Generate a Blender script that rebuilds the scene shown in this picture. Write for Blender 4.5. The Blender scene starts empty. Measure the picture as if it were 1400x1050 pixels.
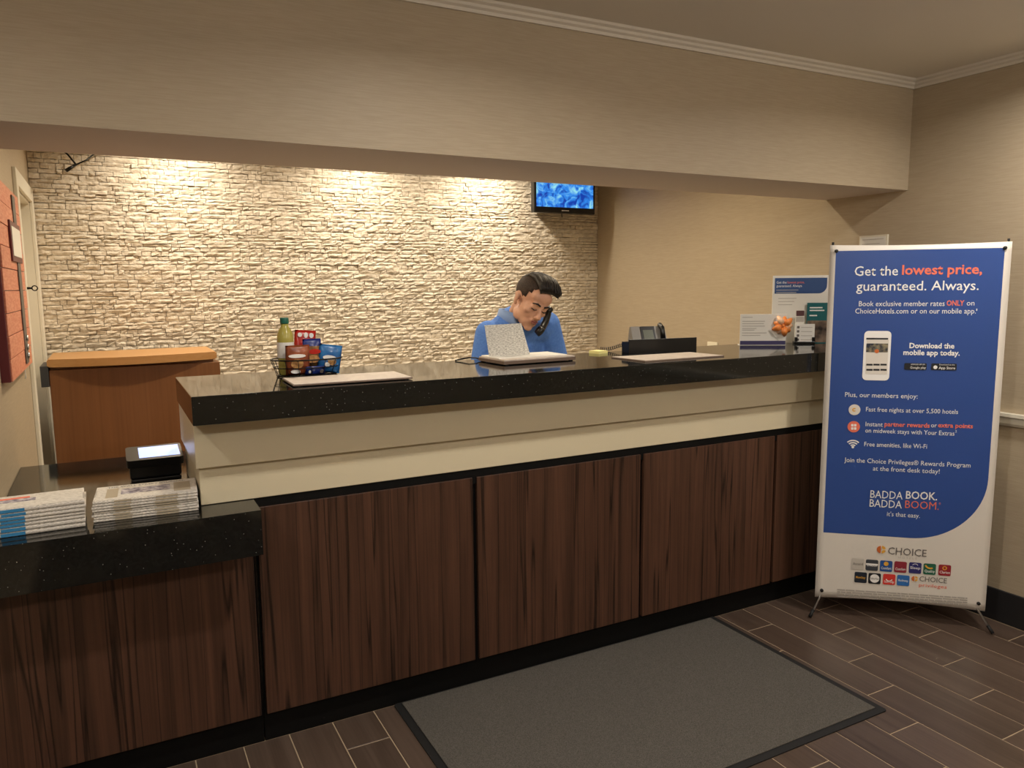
import bpy, bmesh, math, random
from mathutils import Vector, Matrix, Euler
random.seed(7)
PI = math.pi
sc = bpy.context.scene
col = sc.collection

# ------------------------------------------------------------------ camera
CAM = Vector((0, -2.4754, 1.5141))
FPX, YAW, PITCH, ROLL = 1040.67, .4858, -.1293, -.0095
_f = Vector((math.sin(YAW)*math.cos(PITCH), math.cos(YAW)*math.cos(PITCH), math.sin(PITCH)))
_r = Vector((math.cos(YAW), -math.sin(YAW), 0)); _u = _r.cross(_f)
RT = _r*math.cos(ROLL) + _u*math.sin(ROLL); UP = -_r*math.sin(ROLL) + _u*math.cos(ROLL); FW = _f
cd = bpy.data.cameras.new('camera'); cam = bpy.data.objects.new('camera', cd); col.objects.link(cam)
cd.sensor_fit = 'HORIZONTAL'; cd.sensor_width = 36; cd.lens = 36*FPX/1400; cd.clip_start = .05
cam.matrix_world = Matrix(((RT.x, UP.x, -FW.x, CAM.x), (RT.y, UP.y, -FW.y, CAM.y), (RT.z, UP.z, -FW.z, CAM.z), (0, 0, 0, 1)))
sc.camera = cam

# ------------------------------------------------------------------ world, exposure, lights
w = bpy.data.worlds.new('world'); sc.world = w; w.use_nodes = True
w.node_tree.nodes['Background'].inputs[0].default_value = (.55, .5, .45, 1)
w.node_tree.nodes['Background'].inputs[1].default_value = .02
sc.view_settings.view_transform = 'Standard'; sc.view_settings.look = 'None'
sc.view_settings.gamma = 1; sc.view_settings.use_curve_mapping = False
sc.view_settings.exposure = 0.0
WARM = (1, .88, .71)
def disk_light(name, loc, power, size=.11, color=WARM, spread=150):
    l = bpy.data.lights.new(name, 'AREA'); l.shape = 'DISK'; l.size = size; l.energy = power; l.color = color; l.spread = math.radians(spread)
    o = bpy.data.objects.new(name, l); col.objects.link(o); o.location = loc
    return o
LOBBY = [(-.84, -1.05), (1.05, -1.05), (2.95, -1.05), (-.84, -2.8), (1.05, -2.8), (2.95, -2.8)]
BACK = [(.42, 2.2), (1.5, 2.2), (2.42, 2.24)]
DESK = [(.6, 1.0), (2.45, 1.0)]
ZC, ZCB = 2.45, 2.52
def fill_globe_light(name, loc, power, radius=.12, color=WARM):
    l = bpy.data.lights.new(name, 'POINT'); l.energy = power; l.color = color; l.shadow_soft_size = radius
    o = bpy.data.objects.new(name, l); col.objects.link(o); o.location = loc
LOB = (1, .925, .84)
for x, y in LOBBY:
    if y > -2: disk_light('lobby_lamp', (x, y, ZC-.012), 15 if x > 0 else 10, color=LOB, spread=160)
    else: fill_globe_light('lobby_fill_globe', (x, y, ZC-.16), 35 if x > 0 else 26, .09, LOB)  # lamp row follows the fascia shadows; globe form added to brighten ceiling and bulkhead
for x, y in BACK: disk_light('wall_washer_lamp', (x, y, ZCB-.012), 12, spread=145)
for x, y in DESK: disk_light('desk_lamp', (x, y, ZCB-.012), 15, color=(1, .85, .62))

# ------------------------------------------------------------------ pixel -> point helpers (frame 1400 x 1050)
def ray(x, y): return RT*((x-700)/FPX) - UP*((y-525)/FPX) + FW
def at(x, y, ax, v):
    d = ray(x, y); return CAM + d*((v-CAM[ax])/d[ax])
def atp(x, y, p0, n):
    d = ray(x, y); return CAM + d*((Vector(p0)-CAM).dot(n)/d.dot(n))

# ------------------------------------------------------------------ materials
def lin(c):
    if isinstance(c, str):
        c = tuple(int(c[i:i+2], 16)/255 for i in (0, 2, 4))
    return tuple((v/12.92 if v <= .04045 else ((v+.055)/1.055)**2.4) for v in c) + (1,)
def new_mat(name):
    m = bpy.data.materials.new(name); m.use_nodes = True
    nt = m.node_tree; b = nt.nodes['Principled BSDF']
    return m, nt, b
def N(nt, t, **k):
    n = nt.nodes.new(t)
    for a, v in k.items():
        if a in n.inputs: n.inputs[a].default_value = v
        else: setattr(n, a, v)
    return n
def mat(name, c, rough=.5, metal=0, spec=.5, emit=None, es=1, alpha=1, trans=0, coat=0):
    m, nt, b = new_mat(name)
    b.inputs['Base Color'].default_value = lin(c); b.inputs['Roughness'].default_value = rough
    b.inputs['Metallic'].default_value = metal; b.inputs['Specular IOR Level'].default_value = spec
    b.inputs['Transmission Weight'].default_value = trans; b.inputs['Coat Weight'].default_value = coat
    if emit: b.inputs['Emission Color'].default_value = lin(emit); b.inputs['Emission Strength'].default_value = es
    return m
def noisy(name, c1, c2, scale=(1, 1, 1), nscale=20, rough=.5, spec=.5, bump=0, detail=4, dist=.002, lo=.35, hi=.65, rand=0, bscale=None):
    m, nt, b = new_mat(name); L = nt.links.new
    tc = N(nt, 'ShaderNodeTexCoord'); mp = N(nt, 'ShaderNodeMapping'); mp.inputs['Scale'].default_value = scale
    L(tc.outputs['Object'], mp.inputs['Vector'])
    nz = N(nt, 'ShaderNodeTexNoise'); nz.inputs['Scale'].default_value = nscale; nz.inputs['Detail'].default_value = detail
    L(mp.outputs[0], nz.inputs['Vector'])
    cr = N(nt, 'ShaderNodeValToRGB'); e = cr.color_ramp.elements
    e[0].position, e[0].color, e[1].position, e[1].color = lo, lin(c1), hi, lin(c2)
    L(nz.outputs['Fac'], cr.inputs[0]); out = cr.outputs[0]
    if rand:
        oi = N(nt, 'ShaderNodeObjectInfo'); ge = N(nt, 'ShaderNodeNewGeometry')
        ad = N(nt, 'ShaderNodeMath', operation='ADD'); L(oi.outputs['Random'], ad.inputs[0]); L(ge.outputs['Random Per Island'], ad.inputs[1])
        fr = N(nt, 'ShaderNodeMath', operation='FRACT'); L(ad.outputs[0], fr.inputs[0])
        mr = N(nt, 'ShaderNodeMapRange'); mr.inputs['To Min'].default_value = 1-rand; mr.inputs['To Max'].default_value = 1+rand*.6
        L(fr.outputs[0], mr.inputs['Value'])
        mx = N(nt, 'ShaderNodeVectorMath', operation='SCALE'); L(out, mx.inputs[0]); L(mr.outputs[0], mx.inputs['Scale']); out = mx.outputs[0]
    L(out, b.inputs['Base Color'])
    b.inputs['Roughness'].default_value = rough; b.inputs['Specular IOR Level'].default_value = spec
    if bump:
        bn = nz
        if bscale:
            bn = N(nt, 'ShaderNodeTexNoise'); bn.inputs['Scale'].default_value = bscale; bn.inputs['Detail'].default_value = 5
            L(mp.outputs[0], bn.inputs['Vector'])
        bp = N(nt, 'ShaderNodeBump'); bp.inputs['Strength'].default_value = bump; bp.inputs['Distance'].default_value = dist
        L(bn.outputs['Fac'], bp.inputs['Height']); L(bp.outputs[0], b.inputs['Normal'])
    return m
def wood(name, dark, mid, light, axis='Z', stripe=38, rough=.38, streak=.0, spec=.4):
    """long straight grain with dark veins"""
    m, nt, b = new_mat(name); L = nt.links.new
    tc = N(nt, 'ShaderNodeTexCoord'); oi = N(nt, 'ShaderNodeObjectInfo')
    ad = N(nt, 'ShaderNodeVectorMath', operation='ADD'); sc_ = N(nt, 'ShaderNodeVectorMath', operation='SCALE')
    cx = N(nt, 'ShaderNodeCombineXYZ'); 
    for i in range(3): L(oi.outputs['Random'], cx.inputs[i])
    L(cx.outputs[0], sc_.inputs[0]); sc_.inputs['Scale'].default_value = 37
    L(tc.outputs['Object'], ad.inputs[0]); L(sc_.outputs[0], ad.inputs[1])
    mp = N(nt, 'ShaderNodeMapping'); s = [1, 1, 1]; s['XYZ'.index(axis)] = .022; mp.inputs['Scale'].default_value = s
    L(ad.outputs[0], mp.inputs['Vector'])
    n1 = N(nt, 'ShaderNodeTexNoise'); n1.inputs['Scale'].default_value = stripe; n1.inputs['Detail'].default_value = 3; n1.inputs['Distortion'].default_value = .1
    n2 = N(nt, 'ShaderNodeTexNoise'); n2.inputs['Scale'].default_value = stripe*5; n2.inputs['Detail'].default_value = 3
    n3 = N(nt, 'ShaderNodeTexNoise'); n3.inputs['Scale'].default_value = stripe*.75; n3.inputs['Detail'].default_value = 2
    for n in (n1, n2, n3): L(mp.outputs[0], n.inputs['Vector'])
    cr = N(nt, 'ShaderNodeValToRGB'); e = cr.color_ramp.elements
    e[0].position, e[0].color, e[1].position, e[1].color = .30, lin(mid), .72, lin(light)
    mx = N(nt, 'ShaderNodeMath', operation='MULTIPLY_ADD'); L(n2.outputs['Fac'], mx.inputs[0]); mx.inputs[1].default_value = .45
    ms = N(nt, 'ShaderNodeMath', operation='MULTIPLY'); L(n1.outputs['Fac'], ms.inputs[0]); ms.inputs[1].default_value = .58
    L(ms.outputs[0], mx.inputs[2]); L(mx.outputs[0], cr.inputs[0])
    # veins: narrow band of n3
    sb = N(nt, 'ShaderNodeMath', operation='SUBTRACT'); L(n3.outputs['Fac'], sb.inputs[0]); sb.inputs[1].default_value = .5
    ab = N(nt, 'ShaderNodeMath', operation='ABSOLUTE'); L(sb.outputs[0], ab.inputs[0])
    vr = N(nt, 'ShaderNodeMapRange'); vr.inputs['From Max'].default_value = .022; vr.inputs['To Min'].default_value = streak; vr.inputs['To Max'].default_value = 0
    L(ab.outputs[0], vr.inputs['Value'])
    mix = N(nt, 'ShaderNodeMix', data_type='RGBA'); L(vr.outputs[0], mix.inputs['Factor']); L(cr.outputs[0], mix.inputs['A']); mix.inputs['B'].default_value = lin(dark)
    rm = N(nt, 'ShaderNodeMapRange'); rm.inputs['To Min'].default_value = .86; rm.inputs['To Max'].default_value = 1.1; L(oi.outputs['Random'], rm.inputs['Value'])
    fs = N(nt, 'ShaderNodeVectorMath', operation='SCALE'); L(mix.outputs['Result'], fs.inputs[0]); L(rm.outputs[0], fs.inputs['Scale'])
    L(fs.outputs[0], b.inputs['Base Color']); b.inputs['Roughness'].default_value = rough; b.inputs['Specular IOR Level'].default_value = spec
    return m
def granite():
    m, nt, b = new_mat('black_granite'); L = nt.links.new
    tc = N(nt, 'ShaderNodeTexCoord')
    v = N(nt, 'ShaderNodeTexVoronoi'); v.inputs['Scale'].default_value = 120; L(tc.outputs['Object'], v.inputs['Vector'])
    sx = N(nt, 'ShaderNodeSeparateColor'); L(v.outputs['Color'], sx.inputs[0])
    g1 = N(nt, 'ShaderNodeMath', operation='GREATER_THAN'); L(sx.outputs[0], g1.inputs[0]); g1.inputs[1].default_value = .8
    g2 = N(nt, 'ShaderNodeMath', operation='LESS_THAN'); L(v.outputs['Distance'], g2.inputs[0]); g2.inputs[1].default_value = .13
    mu = N(nt, 'ShaderNodeMath', operation='MULTIPLY'); L(g1.outputs[0], mu.inputs[0]); L(g2.outputs[0], mu.inputs[1])
    nz = N(nt, 'ShaderNodeTexNoise'); nz.inputs['Scale'].default_value = 160; L(tc.outputs['Object'], nz.inputs['Vector'])
    cr = N(nt, 'ShaderNodeValToRGB'); e = cr.color_ramp.elements; e[0].position = .4; e[0].color = lin('090b0b'); e[1].position = .75; e[1].color = lin('171a19'); L(nz.outputs['Fac'], cr.inputs[0])
    mix = N(nt, 'ShaderNodeMix', data_type='RGBA'); L(mu.outputs[0], mix.inputs['Factor']); L(cr.outputs[0], mix.inputs['A']); mix.inputs['B'].default_value = lin('8f918a')
    L(mix.outputs['Result'], b.inputs['Base Color']); b.inputs['Roughness'].default_value = .07; b.inputs['Specular IOR Level'].default_value = .5
    return m
M = {}
M['paper'] = noisy('wallpaper', 'a99a82', 'b2a38b', (2.2, 2.2, 60), 6, .5, .35, .25, 5, .0008)
M['ceil'] = mat('ceiling_paint', 'e2ddd3', .7)
M['crown'] = mat('crown_paint', 'd6cfc2', .5)
M['trimw'] = mat('trim_paint', 'ddd8c8', .4)
M['stone'] = noisy('split_face_stone', 'cabda8', 'e4dac8', (1, 1, 1.25), 30, .85, .2, .9, 7, .010, .3, .7, .10, 42)
M['stoneback'] = mat('stone_mortar', 'a89a84', .9)
M['plank'] = wood('floor_plank_tile', '2c221c', '46382f', '5c4d43', 'Y', 26, .33, .25, .45)
M['grout'] = mat('grout', 'ab987d', .9)
M['walnut'] = wood('walnut_laminate', '0e0906', '322118', '5b3e2f', 'Z', 27, .36, .85, .35)
M['black'] = mat('black_laminate', '050505', .6, 0, .2)
M['cream'] = mat('cream_lacquer', 'd3c8ab', .32)
M['granite'] = granite()
M['base'] = mat('baseboard_vinyl', '1e1e20', .45)
M['matfelt'] = noisy('mat_felt', '47443f', '64605a', (1, 1, 1), 420, .95, .1, .5, 3, .003)
M['rubber'] = mat('black_rubber', '101010', .7)
M['oak'] = wood('honey_oak', '95673c', 'b98750', 'c99a66', 'X', 20, .35, .15)
M['cherry'] = wood('cherry_veneer', '5c3a20', '744a2a', '865936', 'Z', 18, .4, .2)
M['white'] = mat('white_plastic', 'e6e4de', .4)
M['vinyl'] = mat('banner_vinyl', 'dcd6cc', .42)
M['blue'] = mat('banner_blue', '2a4a8e', .4)
M['pwhite'] = mat('print_white', 'f0eeea', .5)
M['porange'] = mat('print_orange', 'e8745a', .5)
M['pgrey'] = mat('print_grey', '6b6560', .5)
M['plight'] = mat('print_light_grey', 'b4aea6', .5)
M['pblack'] = mat('print_black', '14161c', .5)
M['steel'] = mat('brushed_steel', 'c8c8c8', .3, 1)
M['dkplastic'] = mat('black_plastic', '0c0c0d', .3)
M['greyplastic'] = mat('grey_plastic', '8b8780', .4)
M['dkgrey'] = mat('dark_grey_plastic', '35363a', .5)
M['sheet'] = mat('white_paper', 'e2dfd6', .8)
M['taupe'] = noisy('pad_vinyl', 'b9aca0', 'c8bcb0', (1, 1, 1), 60, .5)
M['brownpad'] = mat('brown_pad_edge', '6a584b', .5)
M['wire'] = mat('black_wire', '15140f', .35, .6)

# ------------------------------------------------------------------ mesh helpers
def link(name, me, m=None, parent=None, smooth=False):
    o = bpy.data.objects.new(name, me); col.objects.link(o)
    if m is not None and not me.materials: me.materials.append(M[m] if isinstance(m, str) else m)
    if smooth:
        for p in me.polygons: p.use_smooth = True
    if parent: o.parent = parent
    return o
def obj(name, bm, m=None, parent=None, smooth=False):
    bmesh.ops.recalc_face_normals(bm, faces=bm.faces[:])
    me = bpy.data.meshes.new(name); bm.to_mesh(me); bm.free()
    return link(name, me, m, parent, smooth)
def tag(o, label, cat=None, group=None, kind=None):
    o['label'] = label
    if cat: o['category'] = cat
    if group: o['group'] = group
    if kind: o['kind'] = kind
    return o
def struct(o, label=None):
    o['kind'] = 'structure'
    if label: o['label'] = label
    return o
def thing(name, label, cat, loc=(0, 0, 0), rz=0, group=None):
    o = bpy.data.objects.new(name, None); col.objects.link(o); o.location = loc; o.rotation_euler = (0, 0, rz); o.empty_display_size = .05
    return tag(o, label, cat, group)
def copy_tree(o, parent=None):
    c = o.copy(); col.objects.link(c); c.parent = parent
    for ch in o.children: copy_tree(ch, c)
    return c
def bx(bm, x0, x1, y0, y1, z0, z1, bev=0):
    r = bmesh.ops.create_cube(bm, size=1)
    for v in r['verts']:
        v.co = Vector(((x0+x1)/2+v.co.x*(x1-x0), (y0+y1)/2+v.co.y*(y1-y0), (z0+z1)/2+v.co.z*(z1-z0)))
    if bev:
        ed = list({e for v in r['verts'] for e in v.link_edges})
        bmesh.ops.bevel(bm, geom=ed, offset=bev, segments=2, affect='EDGES', profile=.5)
    return bm
def box(name, x0, x1, y0, y1, z0, z1, m, parent=None, bev=0):
    return obj(name, bx(bmesh.new(), x0, x1, y0, y1, z0, z1, bev), m, parent)
def tube(bm, pts, r, seg=8, closed=False, caps=True):
    pts = [Vector(p) for p in pts]; n = len(pts); rs = r if isinstance(r, (list, tuple)) else [r]*n
    rings = []; prev = None
    for i, p in enumerate(pts):
        a = pts[(i-1) % n] if (closed or i > 0) else p; c = pts[(i+1) % n] if (closed or i < n-1) else p
        t = (c-a).normalized()
        if prev is None:
            k = Vector((0, 0, 1)) if abs(t.z) < .9 else Vector((1, 0, 0)); s = t.cross(k).normalized()
        else:
            s = (prev - t*prev.dot(t)).normalized()
        prev = s; b = t.cross(s)
        rings.append([bm.verts.new(p+(s*math.cos(2*PI*j/seg)+b*math.sin(2*PI*j/seg))*rs[i]) for j in range(seg)])
    for i in range(n if closed else n-1):
        A, B = rings[i], rings[(i+1) % n]
        for j in range(seg): bm.faces.new((A[j], A[(j+1) % seg], B[(j+1) % seg], B[j]))
    if caps and not closed:
        bm.faces.new(rings[0]); bm.faces.new(rings[-1][::-1])
    return bm
def lathe(bm, prof, seg=20, c=(0, 0, 0)):
    rings = []
    for r, z in prof:
        if r < 1e-5: rings.append([bm.verts.new((c[0], c[1], c[2]+z))])
        else: rings.append([bm.verts.new((c[0]+r*math.cos(2*PI*j/seg), c[1]+r*math.sin(2*PI*j/seg), c[2]+z)) for j in range(seg)])
    for A, B in zip(rings, rings[1:]):
        for j in range(seg):
            k = (j+1) % seg
            f = [A[j % len(A)], A[k % len(A)], B[k % len(B)], B[j % len(B)]]
            q = []
            for v in f:
                if v not in q: q.append(v)
            if len(q) > 2: bm.faces.new(q)
    return bm
def prism(bm, pts, fn, d0, d1):
    """outline pts (a,b); fn(a,b,d) -> point"""
    A = [bm.verts.new(fn(a, b, d0)) for a, b in pts]; B = [bm.verts.new(fn(a, b, d1)) for a, b in pts]
    bm.faces.new(A); bm.faces.new(B[::-1]); n = len(pts)
    for i in range(n): bm.faces.new((A[i], B[i], B[(i+1) % n], A[(i+1) % n]))
    return bm
def ell(bm, c, r, rot=None, seg=20, ring=14):
    mt = Matrix.Translation(c) @ (rot.to_4x4() if rot else Matrix()) @ Matrix.Diagonal((r[0], r[1], r[2], 1))
    bmesh.ops.create_uvsphere(bm, u_segments=seg, v_segments=ring, radius=1, matrix=mt); return bm
def rrect(x0, x1, y0, y1, r, n=5):
    p = []
    for cx, cy, a in ((x1-r, y1-r, 0), (x0+r, y1-r, 90), (x0+r, y0+r, 180), (x1-r, y0+r, 270)):
        for i in range(n+1):
            t = math.radians(a+90*i/n); p.append((cx+r*math.cos(t), cy+r*math.sin(t)))
    return p
def text_data(s, bold=0, spacing=1):
    cu = bpy.data.curves.new('lettering', 'FONT'); cu.body = s; cu.offset = bold; cu.space_character = spacing; cu.resolution_u = 2
    o = bpy.data.objects.new('lettering', cu); col.objects.link(o)
    bpy.context.view_layer.update()
    me = bpy.data.meshes.new_from_object(o.evaluated_get(bpy.context.evaluated_depsgraph_get()))
    bpy.data.objects.remove(o); bpy.data.curves.remove(cu)
    return me
CAPH = .73   # cap height of the built-in font per unit size (measured below)
_m = text_data('H'); CAPH = max(v.co.y for v in _m.vertices)

# ================================================================== SETTING
XL, XR, YB = -.335, 3.4377, 2.576
YS0, YS1, ZS = -.056, .415, 1.948
ZT = 1.2038
PW, G0 = .1487, 2.3827
# floor slab with plank tiles
fl = struct(box('floor', -3.2, 3.6, -4.6, 2.75, -.12, -.0012, 'grout'))
cache = {}
def plank(x0, y0, y1):
    g = .0019; ln = round(y1-y0, 3)
    if ln < .02: return
    if ln not in cache:
        bm = bmesh.new(); bx(bm, g, PW-g, g, ln-g, -.012, 0.0004); 
        top = [e for e in bm.edges if all(v.co.z > -.001 for v in e.verts)]
        bmesh.ops.bevel(bm, geom=top, offset=.0012, segments=1, affect='EDGES')
        me = bpy.data.meshes.new('plank'); bm.to_mesh(me); bm.free(); me.materials.append(M['plank']); cache[ln] = me
    o = bpy.data.objects.new('plank', cache[ln]); col.objects.link(o); o.location = (x0, y0, 0); o.parent = fl
JO = {0: -.153, 1: -.55, 2: -.352}
cols = range(-19, 7)
for k in cols:
    x0 = G0+k*PW; j = JO[k % 3]
    ys = [.03] + [j-.598*i for i in range(0, 9) if j-.598*i > -3.4]
    if k == 6:
        pass
    for a, b in zip(ys, ys[1:]): plank(x0, b, a)
# narrow cut column along the right wall
x0 = G0+7*PW
# ceiling
ce = struct(box('ceiling', -3.2, XR+.1, -4.6, YS0, ZC, ZC+.1, 'ceil'))
cb = struct(box('ceiling_rear', -.6, XR+.1, YS1, YB+.15, ZCB, ZCB+.1, 'ceil'))
# soffit beam above the desk
bm = bmesh.new(); bx(bm, -3.2, XR, YS0, YS1, ZS, ZC+.1)
so = struct(obj('wall_soffit', bm, 'paper'), 'beige wallpapered bulkhead above the reception desk')
so.data.materials.append(mat('soffit_underside_paint', 'c9bdb6', .6))
for p in so.data.polygons:
    if p.normal.z < -.9: p.material_index = 1
# right wall
wr = struct(box('wall_right', XR, XR+.12, -4.6, YB+.15, 0, ZCB+.1, 'paper'))
# back wall with stone
wb = struct(box('wall_back', XL-.3, XR, YB+.02, YB+.15, 0, ZCB+.1, 'stoneback'), 'cream split-face stone feature wall')
# left wall with door opening
DY0, DY1, DZ = 1.72, 2.47, 1.985
bm = bmesh.new(); bx(bm, XL-.12, XL, .06, DY0, 0, ZCB); bx(bm, XL-.12, XL, DY0, YB+.02, DZ, ZCB); bx(bm, XL-.12, XL, DY1, YB+.02, 0, DZ)
wl = struct(obj('wall_left', bm, 'paper'))
wlf = struct(box('wall_lobby_left', -3.2, XL-.12, .06, .16, 0, ZC, 'paper'))
struct(box('wall_front', -3.2, XR+.1, -4.6, -4.5, 0, ZC, 'paper'))
struct(box('wall_far_left', -3.3, -3.2, -4.6, .1, 0, ZC, 'paper'))
# door set in the left wall
dr = bpy.data.objects.new('door_1', None); col.objects.link(dr); struct(dr, 'white painted door frame and door beside the stone wall')
cw = .075
bm = bmesh.new(); bx(bm, XL, XL+.016, DY0-cw, DY0, 0, DZ+cw, .003); obj('casing', bm, 'trimw', dr)
bm = bmesh.new(); bx(bm, XL, XL+.016, DY1, DY1+cw+.02, 0, DZ+cw, .003); obj('casing', bm, 'trimw', dr)
bm = bmesh.new(); bx(bm, XL, XL+.016, DY0, DY1, DZ, DZ+cw, .003); obj('casing', bm, 'trimw', dr)
bm = bmesh.new(); bx(bm, XL-.12, XL, DY1-.012, DY1, 0, DZ); obj('jamb', bm, 'trimw', dr)
bm = bmesh.new(); bx(bm, XL-.12, XL, DY0, DY0+.012, 0, DZ); obj('jamb', bm, 'trimw', dr)
bm = bmesh.new(); bx(bm, XL-.12, XL, DY0+.012, DY1-.012, DZ-.012, DZ); obj('jamb', bm, 'trimw', dr)
bm = bmesh.new(); bx(bm, XL-.075, XL-.062, DY1-.03, DY1-.012, 0, DZ-.012); obj('door_stop', bm, 'trimw', dr)
bm = bmesh.new(); bx(bm, XL-.115, XL-.08, DY0+.014, DY1-.014, .01, DZ-.014); lf = obj('door_leaf', bm, 'trimw', dr)
# crown mouldings, chair rail, baseboard
cp = [(0, 0), (.010, 0), (.013, .010), (.022, .016), (.025, .024), (.036, .030), (.040, .038), (0, .038)]
bm = bmesh.new(); prism(bm, cp, lambda a, b, d: Vector((d, YS0-a, ZC-.038+b)), -3.2, XR); struct(obj('trim_1', bm, 'crown'), 'painted crown moulding along the bulkhead')
bm = bmesh.new(); prism(bm, cp, lambda a, b, d: Vector((XR-a, d, ZC-.038+b)), -4.5, YS0); struct(obj('trim_2', bm, 'crown'), 'painted crown moulding along the right wall')
rp = [(0, 0), (.012, .0), (.02, .012), (.022, .034), (.032, .042), (.032, .056), (.0, .056)]
bm = bmesh.new(); prism(bm, rp, lambda a, b, d: Vector((XR-a, d, .886+b)), -4.5, -.14); struct(obj('trim_3', bm, 'trimw'), 'white chair rail on the right wall')
bm = bmesh.new(); bx(bm, XR-.012, XR, -4.5, .03, 0, .146, .003); struct(obj('baseboard_right', bm, 'base'))

# stones of the feature wall
def stone_bm(bm, x0, x1, z0, z1):
    nx = max(3, min(6, int((x1-x0)/.03)+2)); nz = 3; base = -random.uniform(.001, .008); g = .0012
    tl = random.uniform(-.006, .006); tz = random.uniform(-.004, .004)
    F = []
    for j in range(nz):
        row = []
        for i in range(nx):
            u, v = i/(nx-1), j/(nz-1); edge = (i in (0, nx-1)) or (j in (0, nz-1))
            y = base + tl*(u-.5) + tz*(v-.5) + random.uniform(-.003, .003) + (.0015 if edge else -.002)
            row.append(bm.verts.new((x0+g+(x1-x0-2*g)*u + (0 if i in (0, nx-1) else random.uniform(-.008, .008)), YB+y, z0+g+(z1-z0-2*g)*v + (random.uniform(-.0018, .0018) if edge else random.uniform(-.005, .005)))))
        F.append(row)
    for j in range(nz-1):
        for i in range(nx-1): bm.faces.new((F[j][i], F[j][i+1], F[j+1][i+1], F[j+1][i]))
    ring = F[0] + [F[j][-1] for j in range(1, nz)] + F[-1][-2::-1] + [F[j][0] for j in range(nz-2, 0, -1)]
    back = [bm.verts.new((v.co.x, YB+.022, v.co.z)) for v in ring]
    for i in range(len(ring)):
        k = (i+1) % len(ring); bm.faces.new((ring[i], back[i], back[k], ring[k]))
stones = []; z = .75
while z < 2.49:
    h = random.choice((.019, .022, .025, .028, .032)); x = XL + .001
    while x < XR-.001:
        l = random.choice((.035, .05, .07, .09, .12, .16)) * random.uniform(.85, 1.15)
        x1 = min(x+l, XR-.001)
        if XR-.001-x1 < .05: x1 = XR-.001
        if h > .035 and random.random() < .35:
            stones += [(x, x1, z, z+h*.5), (x, x1, z+h*.5, z+h)]
        else: stones.append((x, x1, z, z+h))
        x = x1
    z += h
def vis(s):
    cx, cz = (s[0]+s[1])/2, (s[2]+s[3])/2; d = Vector((cx, YB, cz))-CAM
    px, py = 700+FPX*d.dot(RT)/d.dot(FW), 525-FPX*d.dot(UP)/d.dot(FW)
    ok = 36 < px < 815 and 205+.062*px < py < 520-.045*px + (10 if px > 300 else -30) and not (728 < px and py < 292)
    if px < 305 and py > 478: ok = False
    if 655 < px < 775 and py > 440: ok = False
    return ((s[1]-s[0])*(s[3]-s[2])/d.dot(FW)**2) if ok else 0
stones.sort(key=vis, reverse=True)
for s in stones[:300]:
    bm = bmesh.new(); stone_bm(bm, *s); obj('stone', bm, 'stone', wb)
bm = bmesh.new()
for s in stones[300:]: stone_bm(bm, *s)
st = obj('stone_field', bm, 'stone', wb); st['kind'] = 'stuff'; st['label'] = 'remaining cream split-face stones of the feature wall'

# ceiling downlights (rings and lenses around the lamps)
M['lens'] = mat('lamp_lens', 'fff0d8', .4, emit='ffe6bf', es=6)
def downlight(x, y, z, label, group):
    t = thing('recessed_downlight', label, 'downlight', (x, y, z), 0, group)
    bm = bmesh.new(); lathe(bm, [(.062, -.001), (.085, -.001), (.085, -.006), (.062, -.006), (.062, -.001)], 24); obj('trim_ring', bm, 'white', t)
    bm = bmesh.new(); lathe(bm, [(0, -.003), (.061, -.003)], 24); obj('lens', bm, 'lens', t)
M['globe'] = mat('added_globe_glow', 'fff4e2', .4, emit='ffe9c8', es=2.5)
def added_ceiling_globe(x, y, label):  # unseen fixture, globe shape made up so the ceiling catches light
    t = thing('added_ceiling_globe', label, 'ceiling light', (x, y, ZC), 0, 'added lobby fill globes')
    bm = bmesh.new(); lathe(bm, [(0, 0), (.07, 0), (.07, -.02), (.03, -.03), (.03, -.06), (0, -.06)], 20); obj('canopy', bm, 'steel', t, True)
    bm = bmesh.new(); lathe(bm, [(.05, -.06), (.085, -.09), (.1, -.13)], 24); obj('glass_rim', bm, 'globe', t, True)
for (x, y), s in list(zip(LOBBY, ('nearest the far end of the bulkhead', 'over the middle of the floor mat', 'beside the right wall over the banner', 'behind the viewer at the far left', 'behind the viewer in the middle', 'behind the viewer near the right wall')))[:3]:
    downlight(x, y, ZC, 'round recessed lobby ceiling light '+s, 'lobby downlights')
for (x, y), s in zip(LOBBY[3:], ('at the far left', 'in the middle', 'near the right wall')): added_ceiling_globe(x, y, 'added unseen opal ceiling globe behind the viewer '+s)
for (x, y), s in zip(BACK+DESK, ('above the credenza', 'above the middle of the stone', 'next to the hanging television', 'above the lower desk', 'above the clerk')):
    downlight(x, y, ZCB, 'round recessed ceiling light behind the bulkhead '+s, 'rear downlights')

# ================================================================== RECEPTION DESK
desk = thing('reception_desk', 'long reception desk with dark walnut panels, cream fascia and black plinth', 'reception desk')
SE = [-.397, .3687, 1.1485, 1.9139, 2.68]
low = thing('low_desk', 'low end of the reception desk with one dark walnut panel', 'reception desk')
box('carcass', .372, XR-.002, .02, .5, .10, .838, 'black', desk)
box('carcass', -1.16, .368, .02, .058, .10, .795, 'black', low)
box('carcass', XL+.004, .19, .058, .88, .0, .795, 'black', low)
pr = [-1.163]+SE + [XR+.01]
for i in range(6):
    x0, x1 = pr[i]+.009, pr[i+1]-.009
    if i == 5: x1 = XR-.003
    bm = bmesh.new(); bx(bm, x0, x1, 0, .018, .109, .79 if i < 2 else .815, .0015); obj('front_panel', bm, 'walnut', low if i < 2 else desk)
box('plinth', .372, XR-.014, .03, .10, 0, .10, 'black', desk)
box('plinth', -1.16, .368, .03, .056, 0, .10, 'black', low)
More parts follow.
